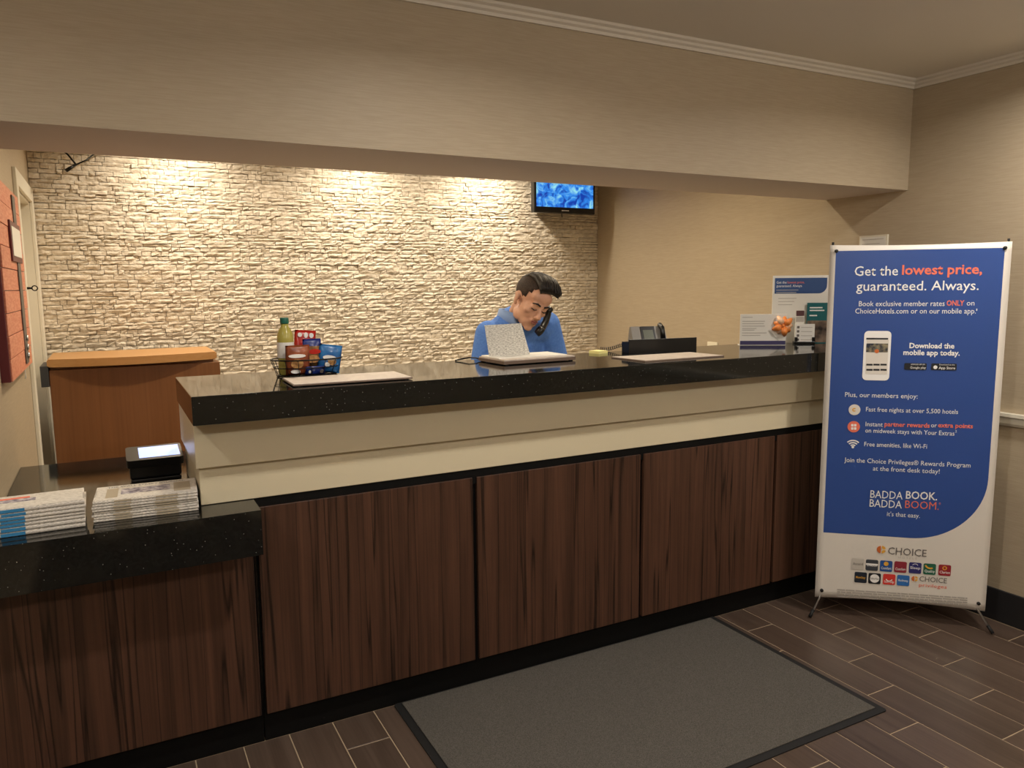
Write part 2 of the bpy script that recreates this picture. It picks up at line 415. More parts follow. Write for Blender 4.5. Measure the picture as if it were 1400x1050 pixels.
box('shadow_gap', .372, XR-.002, .006, .02, .79, .8455, 'black', desk)
bm = bmesh.new(); bx(bm, .215, XR-.002, 0, .49, .8462, .968, .002); obj('fascia_board', bm, 'cream', desk)
bm = bmesh.new(); bx(bm, .205, XR-.002, -.026, .5, .968, 1.116, .002); obj('fascia_board', bm, 'cream', desk)
shf = box('writing_shelf', .6, 3.0, .502, .72, .775, .805, 'cream', None, .002); tag(shf, 'cream writing shelf behind the raised reception desk', 'shelf')
wt = box('granite_worktop', .195, XR-.002, -.134, .43, 1.1185, ZT, 'granite', None, .0025)
tag(wt, 'raised black speckled granite worktop running along the reception desk', 'worktop')
bm = bmesh.new(); prism(bm, [(-.14, .705), (-.105, .705), (-.105, .80), (.90, .80), (.90, .845), (-.1385, .845), (-.14, .8435)], lambda a, b, d: Vector((d, a, b)), XL+.003, .370)
prism(bm, [(-.14, .705), (-.105, .705), (-.105, .80), (.058, .80), (.058, .845), (-.1385, .845), (-.14, .8435)], lambda a, b, d: Vector((d, a, b)), -1.16, XL+.003)
wt2 = obj('granite_worktop', bm, 'granite')
tag(wt2, 'low black granite worktop holding the newspapers and tablet', 'worktop')

# ================================================================== FLOOR MAT
mt = thing('floor_mat', 'grey felt entrance mat with black rubber border on the plank floor', 'floor mat', (0, 0, 0))
mx0, mx1, my0, my1 = .822, 2.352, -.855, .028
bm = bmesh.new(); prism(bm, rrect(mx0, mx1, my0, my1, .012, 3), lambda a, b, d: Vector((a, b, d)), .0005, .0045); obj('rubber_border', bm, 'rubber', mt)
bm = bmesh.new(); bx(bm, mx0+.028, mx1-.028, my0+.028, my1-.01, .0046, .0085, .002); obj('felt_pile', bm, 'matfelt', mt)

# ================================================================== BANNER STAND
A = Vector((2.728, -.192, 0)); ANG = math.radians(-42.295)
bd = Vector((math.cos(ANG), math.sin(ANG), 0)); bn = Vector((math.sin(ANG), -math.cos(ANG), 0))
ban = thing('banner_stand', 'tall blue and white advertising banner on a thin metal stand', 'banner', A, ANG)
OFF = .05
def buv(x, y):
    p = atp(x, y, A-bn*OFF, bn)-A; return p.dot(bd), p.z
U0, U1, V0, V1 = .022, .718, .083, 1.672
# slightly rippled sheet
bm = bmesh.new(); nu, nv = 24, 48; rows = []
def sheet_y(u, v):
    a = (u-U0)/(U1-U0); b = (v-V0)/(V1-V0)
    return OFF + .004*math.sin(a*PI)*(1-b)**3 + .003*math.sin(a*PI*2)*max(0, b-.94)*10 + .0015*math.sin(b*7+a*2)
for j in range(nv+1):
    v = V0+(V1-V0)*j/nv; row = []
    for i in range(nu+1):
        u = U0+(U1-U0)*i/nu; a = i/nu
        vv = v - (.006*math.sin(a*PI) if j == nv else 0) + (.010*math.sin(a*PI) if j == 0 else 0)
        row.append(bm.verts.new((u, sheet_y(u, v), vv)))
    rows.append(row)
for j in range(nv):
    for i in range(nu): bm.faces.new((rows[j][i], rows[j][i+1], rows[j+1][i+1], rows[j+1][i]))
fr = bm.faces[:]
sh = obj('banner_sheet', bm, 'vinyl', ban, True)
md = sh.modifiers.new('thick', 'SOLIDIFY'); md.thickness = .0008; md.offset = -1
def pr_poly(name, pts, m, lift=.0012, parent=sh, label=None):
    bm = bmesh.new(); vs = [bm.verts.new((u, sheet_y(u, v)-lift-.0005, v)) for u, v in pts]; bm.faces.new(vs)
    bmesh.ops.triangulate(bm, faces=bm.faces[:])
    o = obj(name, bm, m, parent)
    if label: o['label'] = label
    return o
def grid_poly(name, pts, m, lift):
    """large print area, sliced so that it follows the sheet"""
    bm = bmesh.new(); vs = [bm.verts.new((u, 0, v)) for u, v in pts]; bm.faces.new(vs)
    for j in range(1, nv):
        v = V0+(V1-V0)*j/nv; g = bm.verts[:]+bm.edges[:]+bm.faces[:]
        bmesh.ops.bisect_plane(bm, geom=g, plane_co=(0, 0, v), plane_no=(0, 0, 1))
    for i in range(1, nu):
        u = U0+(U1-U0)*i/nu; g = bm.verts[:]+bm.edges[:]+bm.faces[:]
        bmesh.ops.bisect_plane(bm, geom=g, plane_co=(u, 0, 0), plane_no=(1, 0, 0))
    for v in bm.verts: v.co.y = sheet_y(v.co.x, v.co.z)-lift
    return obj(name, bm, m, sh, True)
bp_ = [buv(1142.9, 343), buv(1374.7, 339), buv(1362, 520), buv(1351, 655)]
bL, bT, bB, bR = bp_[0][0], (bp_[0][1]+bp_[1][1])/2, buv(1128, 728)[1], bp_[1][0]-.002
rr = buv(1352, 655)[1]-bB
pts = [(bL, bT), (bL, bB)] + [(bR-rr*1.02*(1-math.sin(t*PI/40)), bB+rr*(1-math.cos(t*PI/40))) for t in range(0, 21)] + [(bR, bT)]
grid_poly('blue_print', pts, 'blue', .0012)['label'] = 'blue printed field with one large rounded corner'
def put(s, x0, x1, y0, y1, cap, m, bold=0, lift=.0024, spacing=1, name='lettering'):
    me = text_data(s, bold, spacing)
    xs = [v.co.x for v in me.vertices]; a, b = min(xs), max(xs)
    u0, v0 = buv(x0, y0); u1, v1 = buv(x1, y1); vb = (v0+v1)/2; xm, ym = (x0+x1)/2, (y0+y1)/2
    hv = buv(xm, ym-cap)[1]-buv(xm, ym)[1]
    for v in me.vertices:
        u = u0+(v.co.x-a)/(b-a)*(u1-u0); z = vb+v.co.y/CAPH*hv
        v.co = Vector((u, sheet_y(u, z)-lift, z))
    return link(name, me, m, sh)
W, O_, G = 'pwhite', 'porange', 'pgrey'
put('Get the', 1168.1, 1227.5, 377.5, 376, 12.9, W, .004); put('lowest price,', 1232.9, 1342.6, 375.5, 374, 12.9, O_, .022)
put('guaranteed. Always.', 1170.3, 1337.9, 397.9, 396, 12.9, W, .004)
put('Book exclusive member rates', 1174, 1291.3, 418.9, 418, 7, W); put('ONLY', 1293.9, 1318.1, 418, 417.6, 7, O_, .025); put('on', 1321.4, 1332, 417.7, 417.6, 7, W)
put('ChoiceHotels.com or on our mobile app.', 1169, 1334, 428.9, 428.3, 7, W); put('1', 1334.6, 1335.8, 425, 425, 3, W)
put('Download the', 1243, 1304.6, 476, 476, 6.8, W, .028); put('mobile app today.', 1234.6, 1312, 485.5, 485.5, 6.8, W, .028)
put('Plus, our members enjoy:', 1155, 1254.3, 543.1, 544, 6.4, W)
put('Fast free nights at over 5,500 hotels', 1183.6, 1309.4, 563, 565, 6, W)
put('Instant', 1183.1, 1206.5, 582.6, 583, 6, W); put('partner rewards', 1208.9, 1270.8, 583, 584, 6, O_, .022); put('or', 1272.5, 1280.4, 584, 584.2, 6, W); put('extra points', 1282.1, 1329.7, 584.2, 585, 6, O_, .022)
put('on midweek stays with Your Extras', 1182.7, 1304.5, 592.4, 594, 6, W); put('2', 1305.4, 1307.8, 591, 591, 3, W)
put('Free amenities, like Wi-Fi', 1181.4, 1267, 610.6, 612.4, 6, W)
put('Join the Choice Privileges\u00ae Rewards Program', 1154, 1326.5, 632.5, 637.9, 6.2, W)
put('at the front desk today!', 1193.2, 1284.3, 643.6, 646.9, 6.2, W)
put('BADDA', 1189.6, 1233.9, 681.1, 682, 10.3, W); put('BOOK.', 1238.2, 1281, 682, 683.3, 10.3, W, .012)
put('BADDA', 1188.7, 1232.8, 693.3, 694.5, 10.3, W); put('BOOM.', 1237.1, 1283.2, 694.8, 696.4, 10.3, O_, 0); put('\u00ae', 1283.3, 1286, 690, 690, 3, O_)
put("it's that easy.", 1212.5, 1257.5, 706, 707.5, 6, W)
put('CHOICE', 1214, 1266.7, 758.6, 760.5, 9.5, G, .006); put('HOTELS', 1228.6, 1253.2, 763.8, 764.8, 2.6, 'plight', 0, .0024, 1.6)
def rr_px(cx, cy, wpx, hpx, r, m, lift=.0024, name='emblem'):
    u, v = buv(cx, cy); a = buv(cx+wpx/2, cy)[0]-buv(cx-wpx/2, cy)[0]; b = buv(cx, cy-hpx/2)[1]-buv(cx, cy+hpx/2)[1]
    return pr_poly(name, rrect(u-a/2, u+a/2, v-b/2, v+b/2, min(a, b)*r, 4), m, lift)
def disc_px(cx, cy, rpx, m, lift=.0024, a0=0, a1=360, ri=0, name='emblem'):
    u, v = buv(cx, cy); r = (buv(cx+rpx, cy)[0]-buv(cx-rpx, cy)[0])/2; k = ri/rpx*r; n = 24
    p = [(u+r*math.cos(math.radians(a0+(a1-a0)*i/n)), v+r*math.sin(math.radians(a0+(a1-a0)*i/n))) for i in range(n+(0 if a1-a0 == 360 else 1))]
    if a1-a0 < 360:
        p += [(u+k*math.cos(math.radians(a0+(a1-a0)*i/n)), v+k*math.sin(math.radians(a0+(a1-a0)*i/n))) for i in range(n, -1, -1)] if k else [(u, v)]
    return pr_poly(name, p, m, lift)
M['gold'] = mat('print_gold', 'e0a63c', .5); M['dorange'] = mat('print_deep_orange', 'c9682e', .5)
def cmark(cx, cy, r):
    disc_px(cx, cy, r, 'dorange', .0024, 95, 265); disc_px(cx+r*.15, cy, r, 'gold', .0028, 12, 88, r*.35); disc_px(cx+r*.15, cy, r, 'gold', .0028, 272, 348, r*.35)
cmark(1204.6, 751.4, 5.8)
# list icons
disc_px(1168, 560, 8.1, 'vinyl'); disc_px(1167.6, 560, 2.8, 'gold', .0030, 40, 320, 1.2); disc_px(1167, 583.2, 8.5, 'porange')
for dx, dy in ((-2, -2.2), (2, -2.2), (-2, 2.2), (2, 2.2)): rr_px(1167+dx, 583.4+dy, 3.2, 3.4, .2, 'pwhite', .003)
disc_px(1165.8, 611, 1.9, 'pwhite')
for r0, r1 in ((3.4, 5.2), (6.8, 8.6), (10.2, 12)): disc_px(1165.8, 612, r1, 'pwhite', .0024, 45, 135, r0)
# telephone picture
ph = [M['pwhite']]
rr_px(1198.4, 486.3, 37, 67.5, .16, 'pwhite', .0024, 'phone_print'); rr_px(1198.7, 488, 29.8, 47, .02, 'vinyl', .0029, 'phone_print')
rr_px(1199, 463, 29.8, 2.2, .05, 'pblack', .0033, 'phone_print'); M['skyp'] = noisy('print_photo', '1d2434', '8e8468', (1, 1, 1), 60, .5)
rr_px(1198.8, 475.5, 29.6, 12, .05, 'skyp', .0033, 'phone_print'); disc_px(1198.4, 480, 3, 'dorange', .0037, name='phone_print')
for y in (498.4, 505.4):
    for dx in (-9.6, 0, 9.6): rr_px(1198+dx, y, 8.6, 2.4, .1, 'pblack', .0033, 'phone_print')
rr_px(1251.3, 501, 30.5, 9.2, .15, 'pblack', name='badge'); rr_px(1290.2, 501.5, 35, 9.2, .15, 'pblack', name='badge')
put('ANDROID APP ON', 1245, 1264, 499, 499, 1.8, W, 0, .0032); put('Google play', 1244, 1265.5, 504, 504, 3.2, W, 0, .0032)
put('Download on the', 1284, 1305, 499.4, 499.4, 1.8, W, 0, .0032); put('App Store', 1283, 1305.5, 504.6, 504.6, 3.4, W, .01, .0032)
disc_px(1278.5, 502, 2.8, 'pwhite', .0032, name='badge')
# hotel emblems
def colm(c): 
    k = 'c_'+c
    if k not in M: M[k] = mat('print_'+c, c, .5)
    return k
E1 = [('c2bcb2', 'Ascend', 'pgrey'), ('3b3f46', 'CAMBRIA', 'pwhite'), ('1d4f96', 'Comfort', 'pwhite'), ('8c2636', 'Comfort', 'pwhite'), ('2c2a6a', 'Sleep', 'pwhite'), ('1c6148', 'Quality', 'pwhite'), ('96202c', 'Clarion', 'pwhite')]
for i, (c, t, tm) in enumerate(E1):
    cx, cy = 1100+(340, 430, 521, 612, 706, 798, 894)[i]/4.667, 700+(332, 340, 346, 352, 358, 365, 372)[i]/4.667
    rr_px(cx, cy, 17, 15, .12, colm(c)); y = cy+(4.5 if i in (2, 3, 5, 6) else 1.5)
    put(t, cx-7, cx+7, y, y, 3.4, tm, .01, .0032)
    if i == 1: rr_px(cx, cy-.2-1.0, 16.5, 2.2, .02, 'pwhite', .003)
    if i == 2: disc_px(cx, cy-3.2, 3.4, 'gold', .003)
    if i == 4: disc_px(cx, cy-2, 4.6, 'pwhite', .003, 30, 150, 3.8)
    if i == 5: disc_px(cx+1, cy-7, 8, 'gold', .003, 200, 300, 5.6)
    if i == 6: disc_px(cx, cy-3, 3.2, 'gold', .003, 0, 359, 1.8)
E2 = [('1c2532', 'MainStay', 'gold'), ('11151d', 'Suburban', 'pgrey'), ('d2372f', 'Econo Lodge', 'pwhite'), ('2f6db4', 'Rodeway', 'pwhite')]
for i, (c, t, tm) in enumerate(E2):
    cx, cy = 1100+(358, 447, 540, 630)[i]/4.667, 700+(418, 425, 431, 438)[i]/4.667
    rr_px(cx, cy, 17, 14.5, .12, colm(c))
    if i == 1: disc_px(cx, cy, 6.6, 'pwhite', .0028)
    if i == 2: disc_px(cx, cy-1.5, 5, 'pwhite', .003, 200, 340, 3.6)
    put(t, cx-6.6, cx+6.6, cy+(1.4 if i != 2 else 4.6), cy+(1.4 if i != 2 else 4.6), 3.0, tm, .01, .0034)
cmark(1250.4, 791.4, 4.2); put('CHOICE', 1257, 1294.5, 795.4, 797, 6.8, G, .006); put('privileges', 1256.5, 1294.5, 802.5, 804.5, 4.6, 'porange', 0)
# fine print band: far too small to read, shown as rows of short grey dashes
rf = random.Random(5)
for y in (806, 809, 812, 815):
    x = 1144.0
    while x < 1320:
        wd = min(rf.uniform(5, 16), 1323-x); t = (x+wd/2-1144)/179*12
        rr_px(x+wd/2, y+t, wd-1.0, 1.7, .05, colm('aaa49b'), .0024, 'fine_print'); x += wd
# frame of the stand
def pl(u, v, o=OFF): return Vector((u, o, v))
hub = pl(.367, .80, .085)
feet = [Vector((0, 0, .012)), Vector((.734, 0, .012))]; tops = [pl(U0+.012, V1+.004, OFF+.006), pl(U1-.012, V1+.004, OFF+.006)]
for ft in feet:
    bm = bmesh.new(); cu_ = .05 if ft.x < .3 else .684; tube(bm, [hub, Vector((cu_, OFF+.007, .096)), ft], [.0055, .005, .0045], 10); lg = obj('leg', bm, 'steel', ban, True)
    d = (ft-Vector((cu_, OFF+.007, .096))).normalized(); bm = bmesh.new(); tube(bm, [ft-d*.03, ft+d*.006], .0075, 10); obj('foot_cap', bm, 'rubber', lg, True)
for tp in tops:
    bm = bmesh.new(); tube(bm, [hub, hub.lerp(tp, .5)+Vector((0, .008, 0)), tp], [.005, .0045, .004], 10); ar = obj('arm', bm, 'steel', ban, True)
    bm = bmesh.new(); tube(bm, [tp-Vector((0, 0, .012)), tp+Vector((0, 0, .008))], .005, 8); obj('tip', bm, 'rubber', ar, True)
bm = bmesh.new(); tube(bm, [hub, Vector((.367, .37, .008))], .005, 10); obj('leg', bm, 'steel', ban, True)
bm = bmesh.new(); tube(bm, [hub+Vector((0, -.016, 0)), hub+Vector((0, .016, 0))], .022, 14); obj('hub', bm, 'dkplastic', ban, True)
for u, v in ((U0+.026, V1-.026), (U1-.026, V1-.026), (U0+.028, V0+.034), (U1-.028, V0+.034)):
    bm = bmesh.new(); c = Vector((u, sheet_y(u, v)-.003, v)); tube(bm, [c+Vector((0, .006, 0)), c-Vector((0, .004, 0))], .0075, 12); obj('grommet', bm, 'rubber', ban, True)

# ================================================================== NEWSPAPERS
M['news'] = noisy('newsprint', 'a9a39a', 'd8d2c8', (9, 1, 60), 14, .85, .2, 0, 2, .002, .42, .55)
M['newstop'] = noisy('newsprint_page', 'c2bcb2', 'd9d4ca', (1, 1, 1), 120, .85, .2)
M['newsblue'] = mat('news_blue', '2e7aa8', .8); M['newsphoto'] = noisy('news_photo', '5d5568', 'c9c2c4', (1, 1, 1), 70, .8); M['newstan'] = mat('news_tan', 'a89c86', .8)
def paper_mesh(w, dp, t):
    # folded sheet: rounded fold at the front, several loose page edges at the back
    prof = []
    for i in range(7):
        a = -PI/2 - PI*i/6; prof.append((t*.5+math.cos(a)*t*.5, t*.5+math.sin(a)*t*.5))
    pr = prof + [(dp, t), (dp-.002, t*.5), (dp, 0)]
    bm = bmesh.new(); prism(bm, pr, lambda a, b, d: Vector((d, a, b)), 0, w)
    me = bpy.data.meshes.new('newspaper'); bmesh.ops.recalc_face_normals(bm, faces=bm.faces[:]); bm.to_mesh(me); bm.free(); me.materials.append(M['news']); return me
def flat(name, pts, z, m, parent):
    bm = bmesh.new(); prism(bm, pts, lambda a, b, d: Vector((a, b, d)), z, z+.0004); return obj(name, bm, m, parent)
def stack(x0, y0, w, dp, ts, skew, where, blue):
    z = .845; n = len(ts); out = []
    for i, t in enumerate(ts):
        pos = ('bottom newspaper' if i == 0 else 'topmost newspaper' if i == n-1 else ('second', 'third', 'fourth', 'fifth', 'sixth', 'seventh')[i-1]+' newspaper up')
        o = link('newspaper', paper_mesh(w, dp, t-.0004))
        o.location = (x0+random.uniform(-.003, .003), y0+random.uniform(-.003, .003), z); o.rotation_euler = (0, 0, skew+random.uniform(-.008, .008)); z += t
        tag(o, pos+' in the stack '+where, 'newspaper', 'newspapers stacked '+where)
        if blue:
            bm = bmesh.new(); bx(bm, .035, .092, -.0004, .002, t*.15, t*.85); obj('blue_print', bm, 'newsblue', o)
        else:
            for a, b in ((.055, .10), (.165, .225)):
                bm = bmesh.new(); bx(bm, a, b, -.0004, .002, t*.15, t*.85); obj('tan_print', bm, 'newstan', o)
        out.append(o)
    return out, ts[-1]
def txt(s, x, y, h, z, m, parent, width=None, bold=0):
    me = text_data(s, bold); xs = [v.co.x for v in me.vertices]; a, b = min(xs), max(xs); k = h/CAPH; kx = width/(b-a) if width else k
    for v in me.vertices: v.co = Vector((x+(v.co.x-a)*kx, y+v.co.y*k, z))
    return link('lettering', me, m, parent)
o1, t1 = stack(-.33, -.06, .236, .155, [.0125]*2+[.010]*4+[.012], .02, 'beside the left wall', True)
top = o1[-1]; flat('page', [(.004, .006), (.232, .006), (.232, .15), (.004, .15)], t1, 'newstop', top)
flat('photo_print', [(.01, .07), (.115, .07), (.115, .105), (.01, .105)], t1+.0005, 'newsphoto', top); flat('orange_print', [(.01, .108), (.10, .108), (.10, .125), (.01, .125)], t1+.0005, 'porange', top)
o2, t2 = stack(-.078, -.03, .28, .18, [.0075]*8, -.06, 'by the cream fascia end', False)
top = o2[-1]; flat('page', [(.004, .006), (.276, .006), (.276, .175), (.004, .175)], t2, 'newstop', top)
txt('THE WALL STREET JOURNAL.', .03, .15, .014, t2+.0009, 'pblack', top, .22)
flat('photo_print', [(.07, .06), (.205, .06), (.205, .125), (.07, .125)], t2+.0005, 'newsphoto', top)
flat('tan_print', [(.215, .03), (.262, .03), (.262, .14), (.215, .14)], t2+.0005, 'newstan', top); flat('tan_print', [(.03, .03), (.062, .03), (.062, .14), (.03, .14)], t2+.0005, 'newstan', top)

# ================================================================== TABLET TERMINAL
M['screenb'] = mat('lit_screen', '9fb4e8', .2, emit='a8bcf5', es=1.2)
tb = thing('tablet_terminal', 'black tablet terminal with a lit screen on the low granite worktop', 'tablet', (.112, .46, .845))
bm = bmesh.new(); bx(bm, -.08, .08, -.06, .07, 0, .014, .004); obj('base', bm, 'dkplastic', tb)
bm = bmesh.new(); bx(bm, -.082, .082, -.055, .05, .014, .07, .006); obj('neck', bm, 'dkplastic', tb)
rot = Euler((math.radians(8), 0, 0)).to_matrix().to_4x4()
bm = bmesh.new(); prism(bm, rrect(-.09, .09, -.075, .075, .014), lambda a, b, d: Vector((a, b, d)), 0, .028)
bmesh.ops.transform(bm, matrix=Matrix.Translation((0, 0, .068)) @ rot, verts=bm.verts[:]); hs = obj('housing', bm, 'dkplastic', tb)
bm = bmesh.new(); bx(bm, -.05, .08, -.055, .055, .0285, .0292); bmesh.ops.transform(bm, matrix=Matrix.Translation((0, 0, .068)) @ rot, verts=bm.verts[:]); obj('screen', bm, 'screenb', hs)

# ================================================================== COUNTER PADS
def quad_pad(pts, z0, t, m, edge, label, feet=False):
    pts = [Vector(p) for p in pts]; c = sum((Vector((p.x, p.y, 0)) for p in pts), Vector())/4
    r = thing('counter_pad', label, 'pad', (c.x, c.y, ZT), 0, 'counter pads on the granite')
    P = [(p.x-c.x, p.y-c.y) for p in pts]
    bm = bmesh.new(); prism(bm, P, lambda a, b, d: Vector((a, b, d)), z0, z0+t*.7); obj('backing', bm, edge, r)
    bm = bmesh.new(); prism(bm, [(a*.985, b*.97) for a, b in P], lambda a, b, d: Vector((a, b, d)), z0+t*.7, z0+t); obj('surface', bm, m, r)
    if feet:
        for a, b in P:
            bm = bmesh.new(); lathe(bm, [(0, 0), (.009, 0), (.009, z0), (0, z0)], 10, (a*.9, b*.88, 0)); obj('foot', bm, 'rubber', r)
    return r
quad_pad([(.496, -.075, 0), (.887, -.085, 0), (.893, .115, 0), (.502, .125, 0)], .003, .006, 'taupe', 'brownpad', 'light taupe counter pad in front of the snack basket', True)
quad_pad([(1.345, .135, 0), (1.685, .155, 0), (1.672, .36, 0), (1.332, .34, 0)], .004, .0175, 'taupe', 'brownpad', 'raised brown counter pad under the open booklet', True)
quad_pad([(1.885, -.047, 0), (2.305, -.045, 0), (2.29, .155, 0), (1.87, .165, 0)], .0, .006, 'taupe', 'brownpad', 'thin taupe counter pad in front of the black card tray')
# booklet with one page standing
M['printed'] = noisy('printed_page', 'a9a59c', 'e0ddd4', (60, 1, 260), 1.6, .85, .2, 0, 2, .002, .40, .56)
bk = thing('open_booklet', 'open white booklet with one printed page standing upright on the pad', 'booklet', (1.345, .27, ZT+.0215))
bm = bmesh.new(); bx(bm, .0, .315, -.09, .07, 0, .004, .001); obj('flat_pages', bm, 'sheet', bk)
bm = bmesh.new()
a = [(-.017, .0, .130), (.150, .0, .133), (.190, .0, .004), (.002, .0, .004)]
A_ = [bm.verts.new((x+0, y-.0, z)) for x, y, z in a]; B_ = [bm.verts.new((x+.0003, y+.0025, z)) for x, y, z in a]
bm.faces.new(A_); bm.faces.new(B_[::-1])
for i in range(4): bm.faces.new((A_[i], B_[i], B_[(i+1) % 4], A_[(i+1) % 4]))
pg = obj('standing_page', bm, 'printed', bk)

# ================================================================== SNACK BASKET
bc = Vector((.612, .24, ZT))
sb = thing('wire_basket', 'small black wire basket holding snacks on the granite worktop', 'basket', bc)
def oval(a, b, z, n=36): return [(a*math.cos(2*PI*i/n), b*math.sin(2*PI*i/n), z) for i in range(n)]
bm = bmesh.new(); tube(bm, oval(.124, .085, .060), .0026, 8, True); obj('rim', bm, 'wire', sb, True)
bm = bmesh.new(); tube(bm, oval(.104, .068, .0035), .0022, 8, True); obj('base_ring', bm, 'wire', sb, True)
bm = bmesh.new(); tube(bm, oval(.114, .077, .032), .0018, 8, True); obj('middle_ring', bm, 'wire', sb, True)
for i in range(16):
    t = 2*PI*i/16; c, s_ = math.cos(t), math.sin(t)
    bm = bmesh.new(); tube(bm, [(.104*c, .068*s_, .0035), (.124*c, .085*s_, .060)], .0013, 6); obj('upright', bm, 'wire', sb, True)
for y in (-.04, -.014, .014, .04):
    q = .104*math.sqrt(1-(y/.068)**2); bm = bmesh.new(); tube(bm, [(-q, y, .0035), (q, y, .0035)], .0013, 6); obj('floor_wire', bm, 'wire', sb, True)
# bottle
M['pet'] = mat('clear_bottle', 'd8d8c0', .08, trans=.9); M['juice'] = mat('yellow_juice', 'aea452', .2); M['greencap'] = mat('green_cap', '14604f', .4)
bt = thing('juice_bottle', 'plastic juice bottle with green cap standing in the wire basket', 'bottle', (bc.x-.071, bc.y, ZT+.0065))
pf = [(0, 0), (.024, 0), (.027, .004), (.028, .02), (.026, .05), (.028, .085), (.0285, .12), (.027, .14), (.020, .158), (.0135, .168), (.0125, .18)]
bm = bmesh.new(); lathe(bm, pf+[(0, .18)], 24); obj('body', bm, 'juice', bt, True)
bm = bmesh.new(); lathe(bm, [(.0288, .06), (.0292, .062), (.0292, .112), (.0288, .114)], 24); obj('label_wrap', bm, 'white', bt, True)
bm = bmesh.new(); lathe(bm, [(0, .178), (.0145, .178), (.0148, .182), (.0148, .196), (.0138, .199), (0, .199)], 24); obj('cap', bm, 'greencap', bt, True)
def bag(name, label, loc, rx, ry, rz, w_, h, t, fm, bm_top, accents):
    o = thing(name, label, 'snack', loc, 0, 'snacks in the wire basket'); o.rotation_euler = (rx, ry, rz)
    def mk(sgn):
        bm = bmesh.new(); R = []
        for j in range(13):
            row = []
            for i in range(9):
                a, b = i/8, j/12; puff = (max(0, math.sin(PI*a))**.6)*(max(0, math.sin(PI*min(1, max(0, (b-.07)/.86))))**.5)
                row.append(bm.verts.new(((a-.5)*w_*(1-.06*puff), sgn*(t*.5*puff+.0006)+.0012*math.sin(9*a+7*b)*puff, b*h)))
            R.append(row)
        for j in range(12):
            for i in range(8):
                f = bm.faces.new((R[j][i], R[j][i+1], R[j+1][i+1], R[j+1][i])); f.material_index = 1 if j >= 9 else 0
        return bm
    me = bpy.data.meshes.new('wrapper'); bm = mk(-1); b2 = mk(1)
    tmp = bpy.data.meshes.new('tmp'); b2.to_mesh(tmp); bm.from_mesh(tmp); b2.free(); bmesh.ops.remove_doubles(bm, verts=bm.verts[:], dist=.0013)
    bmesh.ops.recalc_face_normals(bm, faces=bm.faces[:]); bm.to_mesh(me); bm.free(); me.materials.append(M[fm]); me.materials.append(M[bm_top])
    wp = link('wrapper', me, None, o, True)
    for (a, b, ra, rb, m) in accents:
        bm = bmesh.new(); n = 14
        vs = [bm.verts.new((a*w_+ra*w_*math.cos(2*PI*i/n), -t*.5-.002, b*h+rb*h*math.sin(2*PI*i/n))) for i in range(n)]; bm.faces.new(vs)
        r = bmesh.ops.extrude_face_region(bm, geom=bm.faces[:]); bmesh.ops.translate(bm, verts=[v for v in r['geom'] if isinstance(v, bmesh.types.BMVert)], vec=(0, .006, 0))
        obj('print', bm, m, wp)
    return o
M['cookie'] = noisy('cookie_wrapper', '6d2f1a', '9a5230', (1, 1, 1), 30, .25, .6); M['bluew'] = noisy('blue_wrapper', '1c4f8f', '2f78b8', (1, 1, 1), 24, .22, .6)
M['navyw'] = mat('navy_wrapper', '1b2f7a', .25); M['redw'] = mat('red_wrapper', 'b5241c', .25); M['tanp'] = noisy('cookie_print', '8a5a30', 'c79a5c', (1, 1, 1), 70, .5); M['brownw'] = noisy('brown_wrapper', '5c3a1e', '9c7440', (1, 1, 1), 40, .25, .6)
zb = ZT+.008
bag('snack_bag', 'brown cookie bag with white lettering at the front of the basket', (bc.x-.043, bc.y-.046, zb), .12, 0, 0, .082, .105, .026, 'cookie', 'cookie', [(-.05, .66, .36, .06, 'pwhite'), (-.05, .40, .26, .16, 'tanp'), (-.12, .14, .2, .06, 'pwhite')])
bag('snack_bag', 'upright brown snack bag with a plain blue top in the basket', (bc.x+.014, bc.y-.022, zb+.022), .05, 0, 0, .064, .10, .022, 'brownw', 'navyw', [(.1, .56, .34, .09, 'redw'), (0, .3, .36, .14, 'tanp')])
bag('snack_bag', 'light blue cookie bag leaning over the right rim of the basket', (bc.x+.066, bc.y-.028, zb), .08, .14, -.08, .080, .10, .026, 'bluew', 'bluew', [(-.02, .55, .3, .09, 'pwhite'), (.1, .42, .18, .13, 'tanp'), (-.1, .3, .12, .08, 'pwhite')])
bag('snack_bag', 'dark blue snack packet lying low at the front of the basket', (bc.x+.014, bc.y-.052, zb-.002), .5, 0, .05, .07, .036, .014, 'navyw', 'navyw', [(-.3, .5, .06, .14, 'pwhite'), (.3, .5, .1, .2, 'pgrey')])
bag('snack_bag', 'red candy bag with white lettering at the back of the basket', (bc.x-.005, bc.y+.028, zb+.025), -.05, .1, 0, .075, .125, .022, 'redw', 'redw', [(-.28, .86, .1, .06, 'pwhite'), (0, .86, .09, .08, 'pwhite'), (.26, .86, .1, .07, 'pwhite')])

# ================================================================== RIGHT END OF THE WORKTOP
ct = thing('card_tray', 'long low black card tray standing on the granite behind the pad', 'tray', (2.231, .269, ZT), math.atan2(-.048, .35))
bm = bmesh.new(); bx(bm, -.177, .177, -.003, .003, 0, .062, .001); fp = obj('front_plate', bm, 'dkplastic', ct)
bm = bmesh.new(); bx(bm, -.177, .177, .003, .06, 0, .004); obj('tray_floor', bm, 'dkplastic', ct)
bm = bmesh.new(); bx(bm, -.177, .177, .06, .065, 0, .05, .001); obj('back_plate', bm, 'dkplastic', ct)
for s_ in (-1, 1):
    bm = bmesh.new(); bx(bm, s_*.175-.002, s_*.175+.002, .003, .06, 0, .05); obj('end_plate', bm, 'dkplastic', ct)
